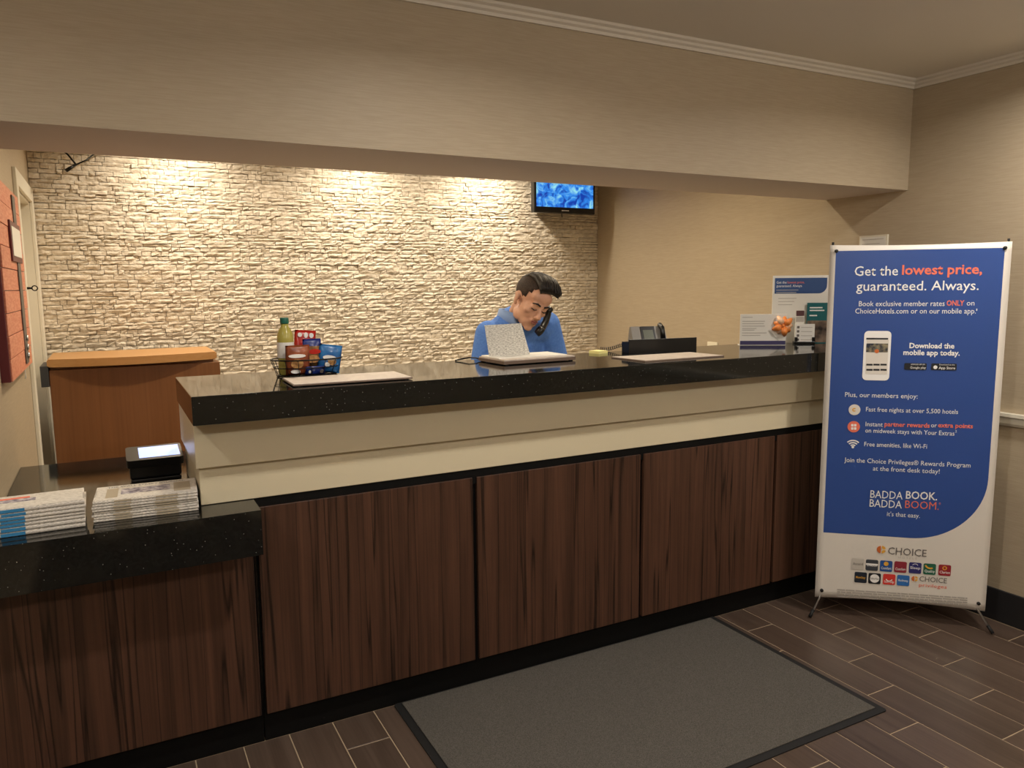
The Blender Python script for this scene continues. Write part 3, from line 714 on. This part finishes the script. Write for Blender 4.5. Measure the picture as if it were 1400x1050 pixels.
# desk telephone
tp = thing('desk_phone', 'grey and black desk telephone with tilted display behind the card tray', 'telephone', (2.235, .385, ZT), -.25)
bm = bmesh.new(); prism(bm, [(-.04, 0), (.04, 0), (.04, .05), (.02, .11), (.008, .112), (-.04, .02)], lambda a, b, d: Vector((d, a, b)), -.085, .085); obj('body', bm, 'greyplastic', tp)
fN = Vector((0, -.112+.02-.0, .048)).normalized()
def onface(bm, x0, x1, t0, t1, lift, th):
    p0, p1 = Vector((0, -.04, .02)), Vector((0, .008, .112)); n = Vector((0, -(p1.z-p0.z), p1.y-p0.y)).normalized()
    V = []
    for l in (lift, lift+th):
        for x, t in ((x0, t0), (x1, t0), (x1, t1), (x0, t1)):
            q = p0.lerp(p1, t)+n*l; V.append(bm.verts.new((x, q.y, q.z)))
    for f in ((0, 1, 2, 3), (4, 5, 6, 7), (0, 1, 5, 4), (1, 2, 6, 5), (2, 3, 7, 6), (3, 0, 4, 7)): bm.faces.new([V[i] for i in f])
    return bm
M['lcd'] = mat('lcd_glass', '6f7468', .2)
dp = obj('display_bezel', onface(bmesh.new(), -.04, .03, .2, .98, 0, .004), 'dkplastic', tp)
obj('display', onface(bmesh.new(), -.03, .02, .35, .80, .0041, .001), 'lcd', dp)
bm = bmesh.new(); tube(bm, [(.062, -.035, .05), (.062, -.02, .105), (.062, .01, .118)], [.012, .011, .012], 10); obj('side_rest', bm, 'dkplastic', tp, True)
bm = bmesh.new(); pts = []
p0, p1 = Vector((-.085, -.01, .025)), Vector((-.235, .015, .012))
for i in range(220):
    t = i/219; c = p0.lerp(p1, t)+Vector((0, 0, .006*math.sin(t*PI*2))); a = t*2*PI*17; pts.append(c+Vector((0, math.cos(a)*.008, math.sin(a)*.008+.002)))
tube(bm, pts, .0018, 5); obj('coiled_cord', bm, 'dkplastic', tp, True)
M['yellow'] = mat('yellow_note', 'f0e79a', .7)
sn = box('sticky_note_pad', -.03, .03, -.03, .03, 0, .012, 'yellow'); sn.location = (1.955, .385, ZT); sn.rotation_euler = (0, 0, .25)
tag(sn, 'small pale yellow sticky note pad beside the phone cord', 'note pad')
cbm = bmesh.new(); tube(cbm, [(1.258, .41, ZT+.003), (1.285, .40, ZT+.008), (1.31, .385, ZT+.014), (1.335, .37, ZT+.012), (1.36, .375, ZT+.006), (1.40, .40, ZT+.003)], .003, 8)
tag(obj('black_cable', cbm, 'dkplastic', None, True), 'short black cable on the granite beside the raised pad', 'cable')
# wall outlet plate
op = at(968, 467, 0, XR); oq = at(981.5, 474, 0, XR)
opl = box('outlet_plate', XR-.007, XR, oq.y, op.y, oq.z-.05, op.z, mat('cream_plate', 'e3dcc4', .4), None, .002); tag(opl, 'cream outlet plate on the right wall just above the worktop', 'outlet plate')

def standing(name, label, cat, P0, ang, w_, h, th, m, tilt=0.0):
    o = thing(name, label, cat, P0, ang)
    return o
SA = math.radians(-40)
def card(parent, name, x0, x1, z0, z1, m, lift, y=0, r=None):
    bm = bmesh.new(); P = rrect(x0, x1, z0, z1, r) if r else [(x0, z0), (x1, z0), (x1, z1), (x0, z1)]
    prism(bm, P, lambda a, b, d: Vector((a, d, b)), y-lift, y-lift+.0008); return obj(name, bm, m, parent)
def vtxt(s, x, z, h, lift, m, parent, width=None, bold=0, y=0):
    me = text_data(s, bold); xs = [v.co.x for v in me.vertices]; a, b = min(xs), max(xs); k = h/CAPH; kx = width/(b-a) if width else k
    for v in me.vertices: v.co = Vector((x+(v.co.x-a)*kx, y-lift, z+v.co.y*k))
    return link('lettering', me, m, parent)
# gift card sign
gs = thing('gift_card_sign', 'white counter sign with a purple band beside an orange ribbon bow', 'sign', (2.79, .36, ZT), math.radians(-33))
gw, gh = .225, .155
bm = bmesh.new(); bx(bm, 0, gw, 0, .004, 0, gh, .0008); gp = obj('panel', bm, 'sheet', gs)
bm = bmesh.new(); bx(bm, 0, gw, .0, .05, 0, .003); obj('foot', bm, 'sheet', gs)
M['purple'] = mat('print_purple', '3a3560', .5)
card(gp, 'purple_band', .002, gw-.002, .003, .022, 'purple', .0009)
for i, (wd, y) in enumerate(((.05, .138), (.11, .118), (.105, .106), (.11, .094), (.07, .082), (.06, .074), (.12, .060), (.09, .048))):
    card(gp, 'line_print', .01, .01+wd, y, y+.0035, 'plight', .0009)
# folded bow card
gb = thing('ribbon_bow', 'orange ribbon bow on a small white gift card leaning at the sign', 'bow', (3.045, .175, ZT), math.radians(-35))
gb.location = gs.location + Vector((math.cos(math.radians(-33))*.198, math.sin(math.radians(-33))*.198-.012, 0)) + Vector((0, 0, .098))
bm = bmesh.new(); prism(bm, [(-.055, .0), (0, .055), (.055, 0), (0, -.055)], lambda a, b, d: Vector((a-.012, d, b-.022)), .004, .0065); obj('card', bm, 'sheet', gb)
M['ribbon'] = mat('orange_ribbon', 'f0914a', .35); M['ribbon_hl'] = mat('ribbon_highlight', 'f6c9a4', .35)  # pale loops put the bow's white highlights into the colour
for k in range(9):
    a = 2*PI*k/9; bm = bmesh.new(); L_ = .056 if k % 2 else .047
    pts = [(math.cos(a)*L_*t, -.004-.018*math.sin(PI*t)*(1 if k % 2 else .7), math.sin(a)*L_*t) for t in [i/6 for i in range(7)]]
    px_, pz_ = -math.sin(a), math.cos(a); R = []
    for i, p in enumerate(pts):
        q = .013*math.sin(PI*min(1, (i+.8)/7.2))+.002; R.append((bm.verts.new((p[0]-px_*q, p[1], p[2]-pz_*q)), bm.verts.new((p[0]+px_*q, p[1], p[2]+pz_*q))))
    for i in range(6): bm.faces.new((R[i][0], R[i][1], R[i+1][1], R[i+1][0]))
    o = obj('ribbon_loop', bm, 'ribbon' if k % 3 else 'ribbon_hl', gb, True); md = o.modifiers.new('t', 'SOLIDIFY'); md.thickness = .0012
bm = bmesh.new(); ell(bm, (0, -.012, 0), (.008, .008, .008), None, 12, 8); obj('knot', bm, 'ribbon', gb, True)
# poster in a holder
pa = math.radians(-33); pd = Vector((math.cos(pa), math.sin(pa), 0)); pn = Vector((math.sin(pa), -math.cos(pa), 0))
pp = Vector((3.06, .36, ZT)); tl = atp(1057, 377, pp, pn); trr = atp(1134, 377, pp, pn)
po = thing('counter_poster', 'white counter poster with a blue heading block behind the gift sign', 'poster', (tl.x, tl.y, ZT), pa)
pw_, ph_ = (trr-tl).dot(pd), tl.z-ZT
pw_ = min(pw_, .36)
bm = bmesh.new(); bx(bm, 0, pw_, 0, .004, .0, ph_, .0008); pp_ = obj('panel', bm, 'sheet', po)
bm = bmesh.new(); bx(bm, 0, pw_, .004, .05, 0, .003); obj('foot', bm, 'white', po)
M['pblue'] = mat('poster_blue', '24477c', .4)
bm = bmesh.new(); zb0 = ph_*.735; P = [(.01, ph_-.012), (.01, zb0)]+[(pw_-.01-.04*(1-math.sin(t*PI/16)), zb0+.04*(1-math.cos(t*PI/16))) for t in range(9)]+[(pw_-.01, ph_-.012)]
prism(bm, P, lambda a, b, d: Vector((a, d, b)), -.0009, 0); obj('blue_print', bm, 'pblue', pp_)
vtxt('Get the', .018, ph_-.04, .012, .0014, 'pwhite', pp_, .05); vtxt('lowest price,', .073, ph_-.04, .012, .0014, 'porange', pp_, .085)
vtxt('guaranteed. Always.', .018, ph_-.058, .012, .0014, 'pwhite', pp_, .13)
for i, (wd, dz) in enumerate(((.11, .072), (.10, .084))): card(pp_, 'line_print', .018, .018+wd, ph_-dz-.003, ph_-dz, 'plight', .0016)
for i in range(3): card(pp_, 'line_print', .03, .12-.01*i, ph_*.66-.016*i, ph_*.66-.016*i+.003, 'plight', .0009)
# brochures in front of it
br = thing('teal_brochure', 'teal brochure with a photograph standing beside the banner edge', 'brochure', (3.20, .246, ZT), pa)
bl = atp(1104, 414, br.location, pn); brr = atp(1133, 414, br.location, pn); br.location = (bl.x, bl.y, ZT)
bw, bh = .13, bl.z-ZT
bm = bmesh.new(); bx(bm, 0, bw, 0, .006, 0, bh); cvr = obj('cover', bm, mat('teal_print', '1b6266', .4), br)
M['brphoto'] = noisy('brochure_photo', '2b2422', '84705f', (1, 1, 1), 22, .4); card(cvr, 'photo_print', .002, bw-.002, .004, bh*.56, 'brphoto', .0009)
for i in range(3): card(cvr, 'line_print', .012, (.075, .085, .05)[i], bh-.028-.014*i-(.012 if i == 2 else 0), bh-.022-.014*i-(.012 if i == 2 else 0), 'pwhite', .0009)
ch = thing('card_holder', 'black card holder with a white icon card in front of the poster', 'card holder', (3.13, .235, ZT), pa)
hl = atp(1087, 460, ch.location, pn); hr = atp(1113.5, 460, ch.location, pn); cw_ = (hr-hl).dot(pd); ch.location = (hl.x, hl.y, ZT)
cz0, cz1 = .014, atp(1100, 443, ch.location, pn).z-ZT
bm = bmesh.new(); bx(bm, -.003, cw_+.003, -.004, .035, 0, .012, .002); obj('base', bm, 'dkplastic', ch)
for xx in (-.003, cw_-.012):
    bm = bmesh.new(); bx(bm, xx, xx+.015, -.004, -.0025, .012, .034); obj('lip', bm, 'dkplastic', ch)
bm = bmesh.new(); bx(bm, 0, cw_, 0, .012, .012, cz1); wc = obj('white_card', bm, 'white', ch)
for i in range(4):
    card(wc, 'icon_print', .008, .02, cz1-.022-.021*i, cz1-.010-.021*i, 'pgrey', .0009, 0, .003); card(wc, 'line_print', .028, cw_-.012, cz1-.018-.021*i, cz1-.0155-.021*i, 'plight', .0009)
zt2 = atp(1094, 424, ch.location, pn).z-ZT
bm = bmesh.new(); bx(bm, .004, cw_*.5, .016, .02, .012, zt2); sc2 = obj('rear_card', bm, 'sheet', ch)
card(sc2, 'dark_print', .006, cw_*.5-.002, zt2-.03, zt2-.003, mat('dark_red_print', '5a3a3c', .5), .0009, .016); card(sc2, 'dark_print', .006, cw_*.5-.002, zt2-.06, zt2-.034, 'plight', .0009, .016)
# sign on the right wall
s0 = at(1177, 323, 0, XR); s1 = at(1215.5, 322, 0, XR)
ws = thing('wall_notice', 'cream framed notice on the right wall partly hidden by the banner', 'notice', (XR, s0.y, s0.z-.22), -PI/2)
sw_ = s0.y-s1.y
bm = bmesh.new(); bx(bm, 0, sw_, -.012, 0, 0, .22, .002); wn = obj('frame', bm, mat('cream_frame', 'd9d2bd', .5), ws)
card(wn, 'page', .008, sw_-.008, .008, .212, 'sheet', .001, -.012); 
for i in range(8): card(wn, 'line_print', .02, sw_-.02-.02*(i % 2), .198-.022*i, .201-.022*i, 'plight', .002, -.012)

# ================================================================== CREDENZA
CY = 1.9
cr_ = thing('credenza', 'cherry wood stand with a rounded honey oak top in the corner', 'credenza', (0, CY, 0))
x0c, x1c = -.285, .525
bm = bmesh.new(); bx(bm, x0c+.005, x1c, .05, .5, 0, 1.112, .003); obj('body', bm, 'cherry', cr_)
P = [(x0c, .5), (x1c-.01, .5)] + [(x1c-.01, .12)]
n = 24
front = []
for i in range(n+1):
    t = i/n; x = x1c-.012-(x1c-.012-x0c)*t; y = .06 - .085*math.sin(PI*min(1, t*.92+.0)) 
    front.append((x, y))
P = [(x0c, .5), (x1c-.012, .5)] + front
bm = bmesh.new(); prism(bm, P, lambda a, b, d: Vector((a, b, d)), 1.128, 1.168)
bmesh.ops.bevel(bm, geom=[e for e in bm.edges if abs(e.verts[0].co.z-e.verts[1].co.z) < 1e-5], offset=.006, segments=2, affect='EDGES'); obj('top', bm, 'oak', cr_)
bm = bmesh.new(); bx(bm, x0c+.01, x1c-.03, .08, .48, 1.112, 1.128); obj('top_support', bm, 'cherry', cr_)
bm = bmesh.new(); bx(bm, XL+.018, x0c+.004, .04, .30, 1.03, 1.135, .003); obj('side_bracket', bm, 'dkgrey', cr_)

# ================================================================== TELEVISION
M['tvimg'] = None
m, nt, b = new_mat('tv_picture'); L = nt.links.new
tc = N(nt, 'ShaderNodeTexCoord'); nz = N(nt, 'ShaderNodeTexNoise'); nz.inputs['Scale'].default_value = 16; nz.inputs['Detail'].default_value = 6; nz.inputs['Distortion'].default_value = 1.2; L(tc.outputs['Object'], nz.inputs['Vector'])
cr = N(nt, 'ShaderNodeValToRGB'); e = cr.color_ramp.elements; e[0].position = .36; e[0].color = lin('0a3fae'); e[1].position = .68; e[1].color = lin('9be6f4'); q = cr.color_ramp.elements.new(.5); q.color = lin('2f8df0')
L(nz.outputs['Fac'], cr.inputs[0]); L(cr.outputs[0], b.inputs['Emission Color']); b.inputs['Emission Strength'].default_value = .95; b.inputs['Base Color'].default_value = (.01, .01, .02, 1); b.inputs['Roughness'].default_value = .2
M['tvimg'] = m
TY = 2.33
c0 = at(730.5, 291, 1, TY); c1 = at(813.5, 292.5, 1, TY)
tv = thing('television', 'flat television showing a blue security picture in front of the stone wall', 'television', ((c0.x+c1.x)/2, TY, (c0.z+c1.z)/2))
tw = (c1.x-c0.x)/2; th = .335
bm = bmesh.new(); bx(bm, -tw, tw, 0, .05, 0, th, .006); hb = obj('housing', bm, 'dkplastic', tv)
bm = bmesh.new(); bx(bm, -tw+.018, tw-.018, -.0015, .002, .042, th-.018); obj('screen', bm, 'tvimg', tv)
bm = bmesh.new(); bx(bm, -.03, .03, -.0015, .002, .016, .022); obj('badge', bm, 'plight', hb)
bm = bmesh.new(); bx(bm, -.13, .2, .05, YB-TY-.02, .03, .3, .006); obj('rear_housing', bm, 'dkplastic', tv)
bm = bmesh.new(); bx(bm, -.1, .1, YB-TY-.02, YB-TY-.012, .08, .28, .002); bk_ = obj('mount_plate', bm, 'wire', tv)
bm = bmesh.new(); bx(bm, -.03, .03, YB-TY-.012, YB-TY+.01, .13, .2, .001); obj('mount_arm', bm, 'wire', tv)
bm = bmesh.new(); tube(bm, [(-.012, .03, .0), (-.01, .032, -.018), (-.004, .034, -.024)], .003, 6); obj('cable_end', bm, 'dkplastic', tv, True)

# ================================================================== LEFT WALL PICTURE AND HOOK
M['redwood'] = mat('dark_red_frame', '5b1620', .4)
M['orangeboard'] = noisy('orange_boards', 'c97a60', 'd99478', (1, 2, 14), 9, .5, .4)
pc = thing('wall_picture', 'orange wooden board picture with a dark red edge and grey band', 'picture', (XL, .60, 1.20))
pw2, ph2 = .80, .70
bm = bmesh.new(); bx(bm, .0, .028, 0, pw2, 0, ph2, .002); bkp = obj('backing', bm, 'redwood', pc)
nb = 9
for i in range(nb):
    bm = bmesh.new(); bx(bm, .028, .0325+.0015*(i % 2), .012, pw2-.002, ph2*i/nb+.0015, ph2*(i+1)/nb-.0015, .001); obj('board', bm, 'orangeboard', pc)
M['greyband'] = mat('grey_band', '5f5a55', .5)
bm = bmesh.new(); bx(bm, .034, .038, .50, .60, .02, ph2-.02, .001); gbnd = obj('grey_band', bm, 'greyband', pc)
for zz in (.05, .085, .12):
    bm = bmesh.new(); tube(bm, [(.038, .55, zz), (.045, .55, zz)], .012, 12); obj('stud', bm, 'steel', gbnd, True)
bm = bmesh.new(); bx(bm, .034, .041, .30, .66, .42, .57, .001); wbx = obj('plaque_edge', bm, 'redwood', pc)
bm = bmesh.new(); bx(bm, .041, .043, .325, .635, .44, .55, .0005); obj('plaque', bm, 'sheet', wbx)
bm = bmesh.new(); tube(bm, [(.012, pw2-.13, 0), (.014, pw2-.13, -.03), (.013, pw2-.13, -.055)], [.0015, .0015, .004], 6); obj('pull_cord', bm, 'white', pc, True)
hk = thing('key_hook', 'small dark key hook with a ring on the door casing', 'hook', (XL+.016, 1.675, at(33, 394, 0, XL+.02).z))
bm = bmesh.new(); tube(bm, [(0, 0, 0), (.022, 0, 0)], [.006, .004], 8); obj('stem', bm, 'wire', hk, True)
bm = bmesh.new(); tube(bm, [(.03+.011*math.cos(2*PI*i/16), 0, .011*math.sin(2*PI*i/16)) for i in range(16)], .0028, 6, True); obj('ring', bm, 'wire', hk, True)
# wire bracket near the top of the stone
wbk = thing('wire_bracket', 'thin black wire bracket with loose cables high on the stone wall', 'bracket', (0, 0, 0))
K = lambda x, y, d: at(x, y, 1, d)
jn = K(104, 225, 2.40)
bm = bmesh.new(); tube(bm, [K(91, 233, 2.36), jn], [.010, .007], 8); obj('plug', bm, 'wire', wbk, True)
bm = bmesh.new(); tube(bm, [jn, jn.lerp(K(82, 203, 2.45), .5)+Vector((0, 0, .01)), K(82, 203, 2.45), K(76, 196, 2.56)], .005, 8); obj('cable', bm, 'wire', wbk, True)
bm = bmesh.new(); tube(bm, [jn, K(118, 219, 2.42), K(128, 211, 2.46), K(150, 203, 2.565)], .004, 8); obj('cable', bm, 'wire', wbk, True)

# ================================================================== PERSON
def remesh(bm, voxel, smooth=6, fac=.5):
    me = bpy.data.meshes.new('tmp'); bm.to_mesh(me); bm.free(); o = bpy.data.objects.new('tmp', me); col.objects.link(o)
    r = o.modifiers.new('r', 'REMESH'); r.mode = 'VOXEL'; r.voxel_size = voxel
    if smooth: s = o.modifiers.new('s', 'SMOOTH'); s.factor = fac; s.iterations = smooth
    bpy.context.view_layer.update(); out = bpy.data.meshes.new_from_object(o.evaluated_get(bpy.context.evaluated_depsgraph_get()))
    bpy.data.objects.remove(o); bpy.data.meshes.remove(me)
    for p in out.polygons: p.use_smooth = True
    out.materials.clear()
    return out
def cap_(bm, a, b, ra, rb, seg=16):
    a, b = Vector(a), Vector(b); n = 5
    tube(bm, [a.lerp(b, i/n) for i in range(n+1)], [ra+(rb-ra)*i/n for i in range(n+1)], seg)
    ell(bm, a, (ra,)*3, None, 16, 10); ell(bm, b, (rb,)*3, None, 16, 10)
PX, PY = 1.77, 1.0
per = thing('person', 'clerk in a blue collared shirt bowing over the desk with phone at ear', 'person', (PX, PY, 0))
M['skin'] = noisy('skin', 'c4937a', 'd0a084', (1, 1, 1), 30, .5, .4); M['hair'] = noisy('dark_hair', '17120f', '2e2620', (1, 1, 1), 160, .5, .4, .6, 3, .003)
M['fade'] = noisy('cropped_hair', '241c17', '4a3a30', (1, 1, 1), 260, .7, .3)
M['shirt'] = noisy('blue_shirt', '4c76c2', '5882cb', (1, 1, 1), 90, .75, .25, .7, 4, .012, .35, .65, 0, 13); M['shirt2'] = mat('pale_blue_collar', '7f9ac8', .7)
M['trouser'] = mat('dark_trousers', '1d1f26', .8); M['shoe'] = mat('black_shoe', '0e0d0d', .35); M['lip'] = mat('lips', '9a5f54', .5); M['brow'] = mat('eyebrow', '1b1411', .7); M['lining'] = mat('dark_collar_lining', '15130f', .8)
O3 = Vector((PX, PY, 0))
HC = Vector((1.787, .705, 1.437))   # head centre
HR = Matrix.Rotation(math.radians(16), 3, 'Y') @ Matrix.Rotation(math.radians(8), 3, 'Z') @ Matrix.Rotation(math.radians(27), 3, 'X')
def H(x, y, z): return HC + HR @ Vector((x, y, z)) - O3
def Wp(x, y, z): return Vector((x, y, z))-O3
SR, SL = Wp(1.61, .81, 1.282), Wp(1.935, .81, 1.318)
ER, EL = Wp(1.535, .79, 1.02), Wp(2.02, .80, 1.04)
WR_, WL_ = Wp(1.65, .72, .865), Wp(1.90, .72, .865)
def torso(bm, g=0):
    ell(bm, Wp(1.77, 1.0, .93), (.165+g, .115+g, .12+g)); ell(bm, Wp(1.77, .955, 1.06), (.155+g, .11+g, .14+g)); ell(bm, Wp(1.77, .88, 1.19), (.175+g, .115+g, .14+g))
    cap_(bm, SR+Vector((.03, 0, -.01)), SL+Vector((-.03, 0, -.01)), .066+g, .066+g); ell(bm, Wp(1.77, .85, 1.30), (.12+g, .085+g, .06+g))
    cap_(bm, SR+Vector((.05, .01, .015)), Wp(1.755, .83, 1.355), .045+g, .05+g); cap_(bm, SL+Vector((-.05, .01, .015)), Wp(1.795, .83, 1.36), .045+g, .05+g)
def arms(bm, g=0, full=True):
    for s_, e_, w_ in ((SR, ER, WR_), (SL, EL, WL_)):
        cap_(bm, s_, e_, .056+g, .043+g); cap_(bm, e_, w_, .042+g, .028+g)
bm = bmesh.new(); torso(bm); arms(bm)
# legs
for s_ in (-1, 1):
    cap_(bm, Wp(1.77+s_*.085, 1.0, .9), Wp(1.77+s_*.095, .985, .5), .085, .058); cap_(bm, Wp(1.77+s_*.095, .985, .5), Wp(1.77+s_*.1, 1.03, .09), .055, .04); cap_(bm, Wp(1.77+s_*.1, 1.04, .05), Wp(1.77+s_*.11, .86, .035), .035, .03)
# hands with five fingers resting on the work surface
for s_, w_ in ((1, WR_), (-1, WL_)):
    pm = w_+Vector((.0, -.055, -.022)); ell(bm, pm, (.04, .048, .016)); cap_(bm, w_, pm, .026, .018)
    for k, (fx, ln) in enumerate(((-.03, .058), (-.011, .072), (.010, .076), (.030, .068))):
        p = pm+Vector((s_*-fx, -.035, .004)); q = p+Vector((s_*-fx*.15, -ln*.5, .008)); r_ = q+Vector((0, -ln*.45, -.014)); cap_(bm, p, q, .0095, .009, 10); cap_(bm, q, r_, .009, .0078, 10)
    p = pm+Vector((s_*.032, .012, 0)); q = p+Vector((s_*.028, -.025, -.002)); r_ = q+Vector((s_*.008, -.028, -.004)); cap_(bm, p, q, .013, .0105, 10); cap_(bm, q, r_, .0105, .009, 10)
# neck and head
cap_(bm, Wp(1.77, .84, 1.33), H(0, .03, -.06), .06, .054)
def he(c, r, rot=None): ell(bm, H(*c), r, HR if rot is None else HR @ rot)
he((0, .018, .035), (.074, .094, .084)); he((0, -.030, -.025), (.062, .062, .080)); he((0, -.045, -.075), (.049, .048, .040)); he((0, -.078, -.104), (.022, .017, .015))
he((0, -.083, .022), (.052, .013, .011)); he((0, -.06, .05), (.058, .035, .04))
for s_ in (-1, 1):
    he((s_*.042, -.062, -.022), (.021, .020, .016)); he((s_*.046, -.015, -.07), (.018, .04, .03)); he((s_*.012, -.103, -.036), (.009, .009, .008)); he((s_*.030, -.077, .003), (.017, .014, .011))
    he((s_*.077, .012, -.008), (.008, .019, .031), Matrix.Rotation(s_*.35, 3, 'Z')); he((s_*.079, .018, .008), (.009, .020, .014)); he((s_*.074, .004, -.032), (.008, .010, .011))
cap_(bm, H(0, -.088, .008), H(0, -.112, -.030), .0085, .0125, 12); he((0, -.090, -.058), (.026, .012, .012))
body = link('body', remesh(bm, .0055, 3, .5), 'skin', per)
# lips, brows, eye lines
bm = bmesh.new(); ell(bm, H(0, -.1005, -.0565), (.021, .006, .0045), HR); ell(bm, H(0, -.0995, -.0655), (.019, .0065, .005), HR); obj('lips', bm, 'lip', body, True)
for s_ in (-1, 1):
    bm = bmesh.new(); tube(bm, [H(s_*.012, -.0965, .022), H(s_*.030, -.0945, .028), H(s_*.050, -.080, .021)], [.004, .0048, .0025], 8); obj('eyebrow', bm, 'brow', body, True)
    bm = bmesh.new(); tube(bm, [H(s_*.015, -.0905, -.002), H(s_*.030, -.0925, -.0055), H(s_*.045, -.083, -.002)], [.0016, .0024, .0016], 6); obj('eyelashes', bm, 'brow', body, True)
# hair: cropped sides and a fuller combed top
bm = bmesh.new(); ell(bm, H(0, .024, .042), (.0775, .0965, .083), HR, 32, 24)
inv = HR.transposed()
def hl(v): return inv @ (v - (HC-O3))
bmesh.ops.delete(bm, geom=[v for v in bm.verts if (lambda q: q.z < .012-.30*(q.y+.02) or (q.y < -.045 and q.z < .072) or (q.y < -.03 and q.z < .05) or (q.z < -.03 and q.y < .07))(hl(v.co))], context='VERTS')
o = obj('cropped_hair', bm, 'fade', per, True); md = o.modifiers.new('t', 'SOLIDIFY'); md.thickness = .004; md.offset = -1
bm = bmesh.new()
for i in range(11):
    x = -.046+.0105*i; hgt = .128-.9*(x-.01)**2*4
    pts = [H(x, .085, .085-abs(x)*.4), H(x, .04, hgt-.006), H(x+.003, -.01, hgt+.002), H(x+.006, -.055, hgt-.010), H(x+.008, -.074, hgt-.026), H(x+.008, -.081, hgt-.036)]
    tube(bm, pts, [.010, .013, .014, .0125, .009, .004], 10); [ell(bm, p, (.006,)*3, None, 8, 6) for p in pts[-1:]]
hr_ = link('hair', remesh(bm, .0045, 2, .4), 'hair', per)
bm = bmesh.new(); rnd = random.Random(3)
for i in range(110):
    x = rnd.uniform(-.052, .066); hgt = .128-.9*(min(x, .056)-.01)**2*4+.010+rnd.uniform(-.004, .005); dx = rnd.uniform(-.004, .012); f = rnd.uniform(-.008, .008)
    pts = [H(x, .088, .088-abs(x)*.4+.006), H(x+dx*.3, .04, hgt-.006), H(x+dx*.6, -.01, hgt+.004), H(x+dx, -.052, hgt-.004), H(x+dx*1.3, -.076+f*.7, hgt-.022), H(x+dx*1.5, -.084+f*.7, hgt-.038)]
    tube(bm, pts, [.002, .003, .0032, .003, .0024, .0008], 5)
tf = obj('hair_strands', bm, 'hair', hr_, True); tf['kind'] = 'stuff'
# shirt, collar, placket
bm = bmesh.new(); torso(bm, .010); arms(bm, .010); sm = remesh(bm, .009, 4, .5)
b2 = bmesh.new(); b2.from_mesh(sm); nb0 = Wp(1.775, .825, 1.375)
bmesh.ops.delete(b2, geom=[v for v in b2.verts if v.co.z < .93], context='VERTS')
b2.to_mesh(sm); b2.free()
shirt = link('shirt', sm, 'shirt', per)
bm = bmesh.new(); rings = []
ct_ = Wp(1.765, .825, 1.345); ct2 = Wp(1.760, .80, 1.398)
for k, (c, r_) in enumerate(((ct_, .084), (ct_.lerp(ct2, .55), .082), (ct2, .082), (ct2+Vector((0, 0, .003)), .087), (ct_.lerp(ct2, .3), .094), (ct_+Vector((0, 0, -.004)), .099))):
    rings.append([bm.verts.new(c+Vector((r_*math.cos(a)*1.02, r_*math.sin(a)*.95, -.030*max(0, -math.sin(a))**2*(1 if k < 4 else 1.3)))) for a in [math.radians(-90+22+i*(360-44)/28) for i in range(29)]])
for k in range(5):
    for i in range(28):
        f = bm.faces.new((rings[k][i], rings[k][i+1], rings[k+1][i+1], rings[k+1][i])); f.material_index = 1 if k < 2 else 0
cl = obj('collar', bm, 'shirt2', shirt, True); cl.data.materials.append(M['lining']); md = cl.modifiers.new('t', 'SOLIDIFY'); md.thickness = .0015
bm = bmesh.new(); tube(bm, [Wp(1.775, .741, 1.315), Wp(1.775, .755, 1.25), Wp(1.773, .76, 1.18), Wp(1.772, .80, 1.08)], [.011, .011, .011, .011], 8); obj('placket', bm, 'shirt', shirt, True)
bm = bmesh.new(); ell(bm, Wp(1.77, 1.0, .90), (.172, .122, .10))
for s_ in (-1, 1):
    cap_(bm, Wp(1.77+s_*.085, 1.0, .9), Wp(1.77+s_*.095, .985, .5), .093, .068); cap_(bm, Wp(1.77+s_*.095, .985, .5), Wp(1.77+s_*.1, 1.03, .1), .066, .055)
link('trousers', remesh(bm, .011, 4), 'trouser', per)
for s_ in (-1, 1):
    bm = bmesh.new(); cap_(bm, Wp(1.77+s_*.1, 1.06, .045), Wp(1.77+s_*.112, .85, .036), .045, .036); bmesh.ops.scale(bm, vec=(1, 1, 1), verts=bm.verts[:])
    for v in bm.verts: v.co.z = max(v.co.z, .0)
    obj('shoe', bm, 'shoe', per, True)
# handset held between cheek and raised shoulder
hsq = thing('phone_handset', 'black telephone handset held between cheek and shoulder of the clerk', 'telephone', (1.86, .68, 1.38))
e0, e1 = H(.100, -.022, -.010)+O3, H(.034, -.124, -.084)+O3; bsx = Vector(hsq.location)
dirv = (e1-e0).normalized(); outv = HR @ Vector((1, -.5, -.4)); outv = (outv-dirv*outv.dot(dirv)).normalized()
bm = bmesh.new(); tube(bm, [e0-bsx, e0.lerp(e1, .2)+outv*.008-bsx, e0.lerp(e1, .5)+outv*.012-bsx, e0.lerp(e1, .8)+outv*.008-bsx, e1-bsx], [.019, .017, .016, .017, .019], 12)
obj('grip', bm, 'dkplastic', hsq, True)
for q in (e0, e1):
    bm = bmesh.new(); tube(bm, [q-outv*.012-bsx, q+outv*.012-bsx], [.021, .024], 16); obj('earpiece' if q is e0 else 'mouthpiece', bm, 'dkplastic', hsq, True)
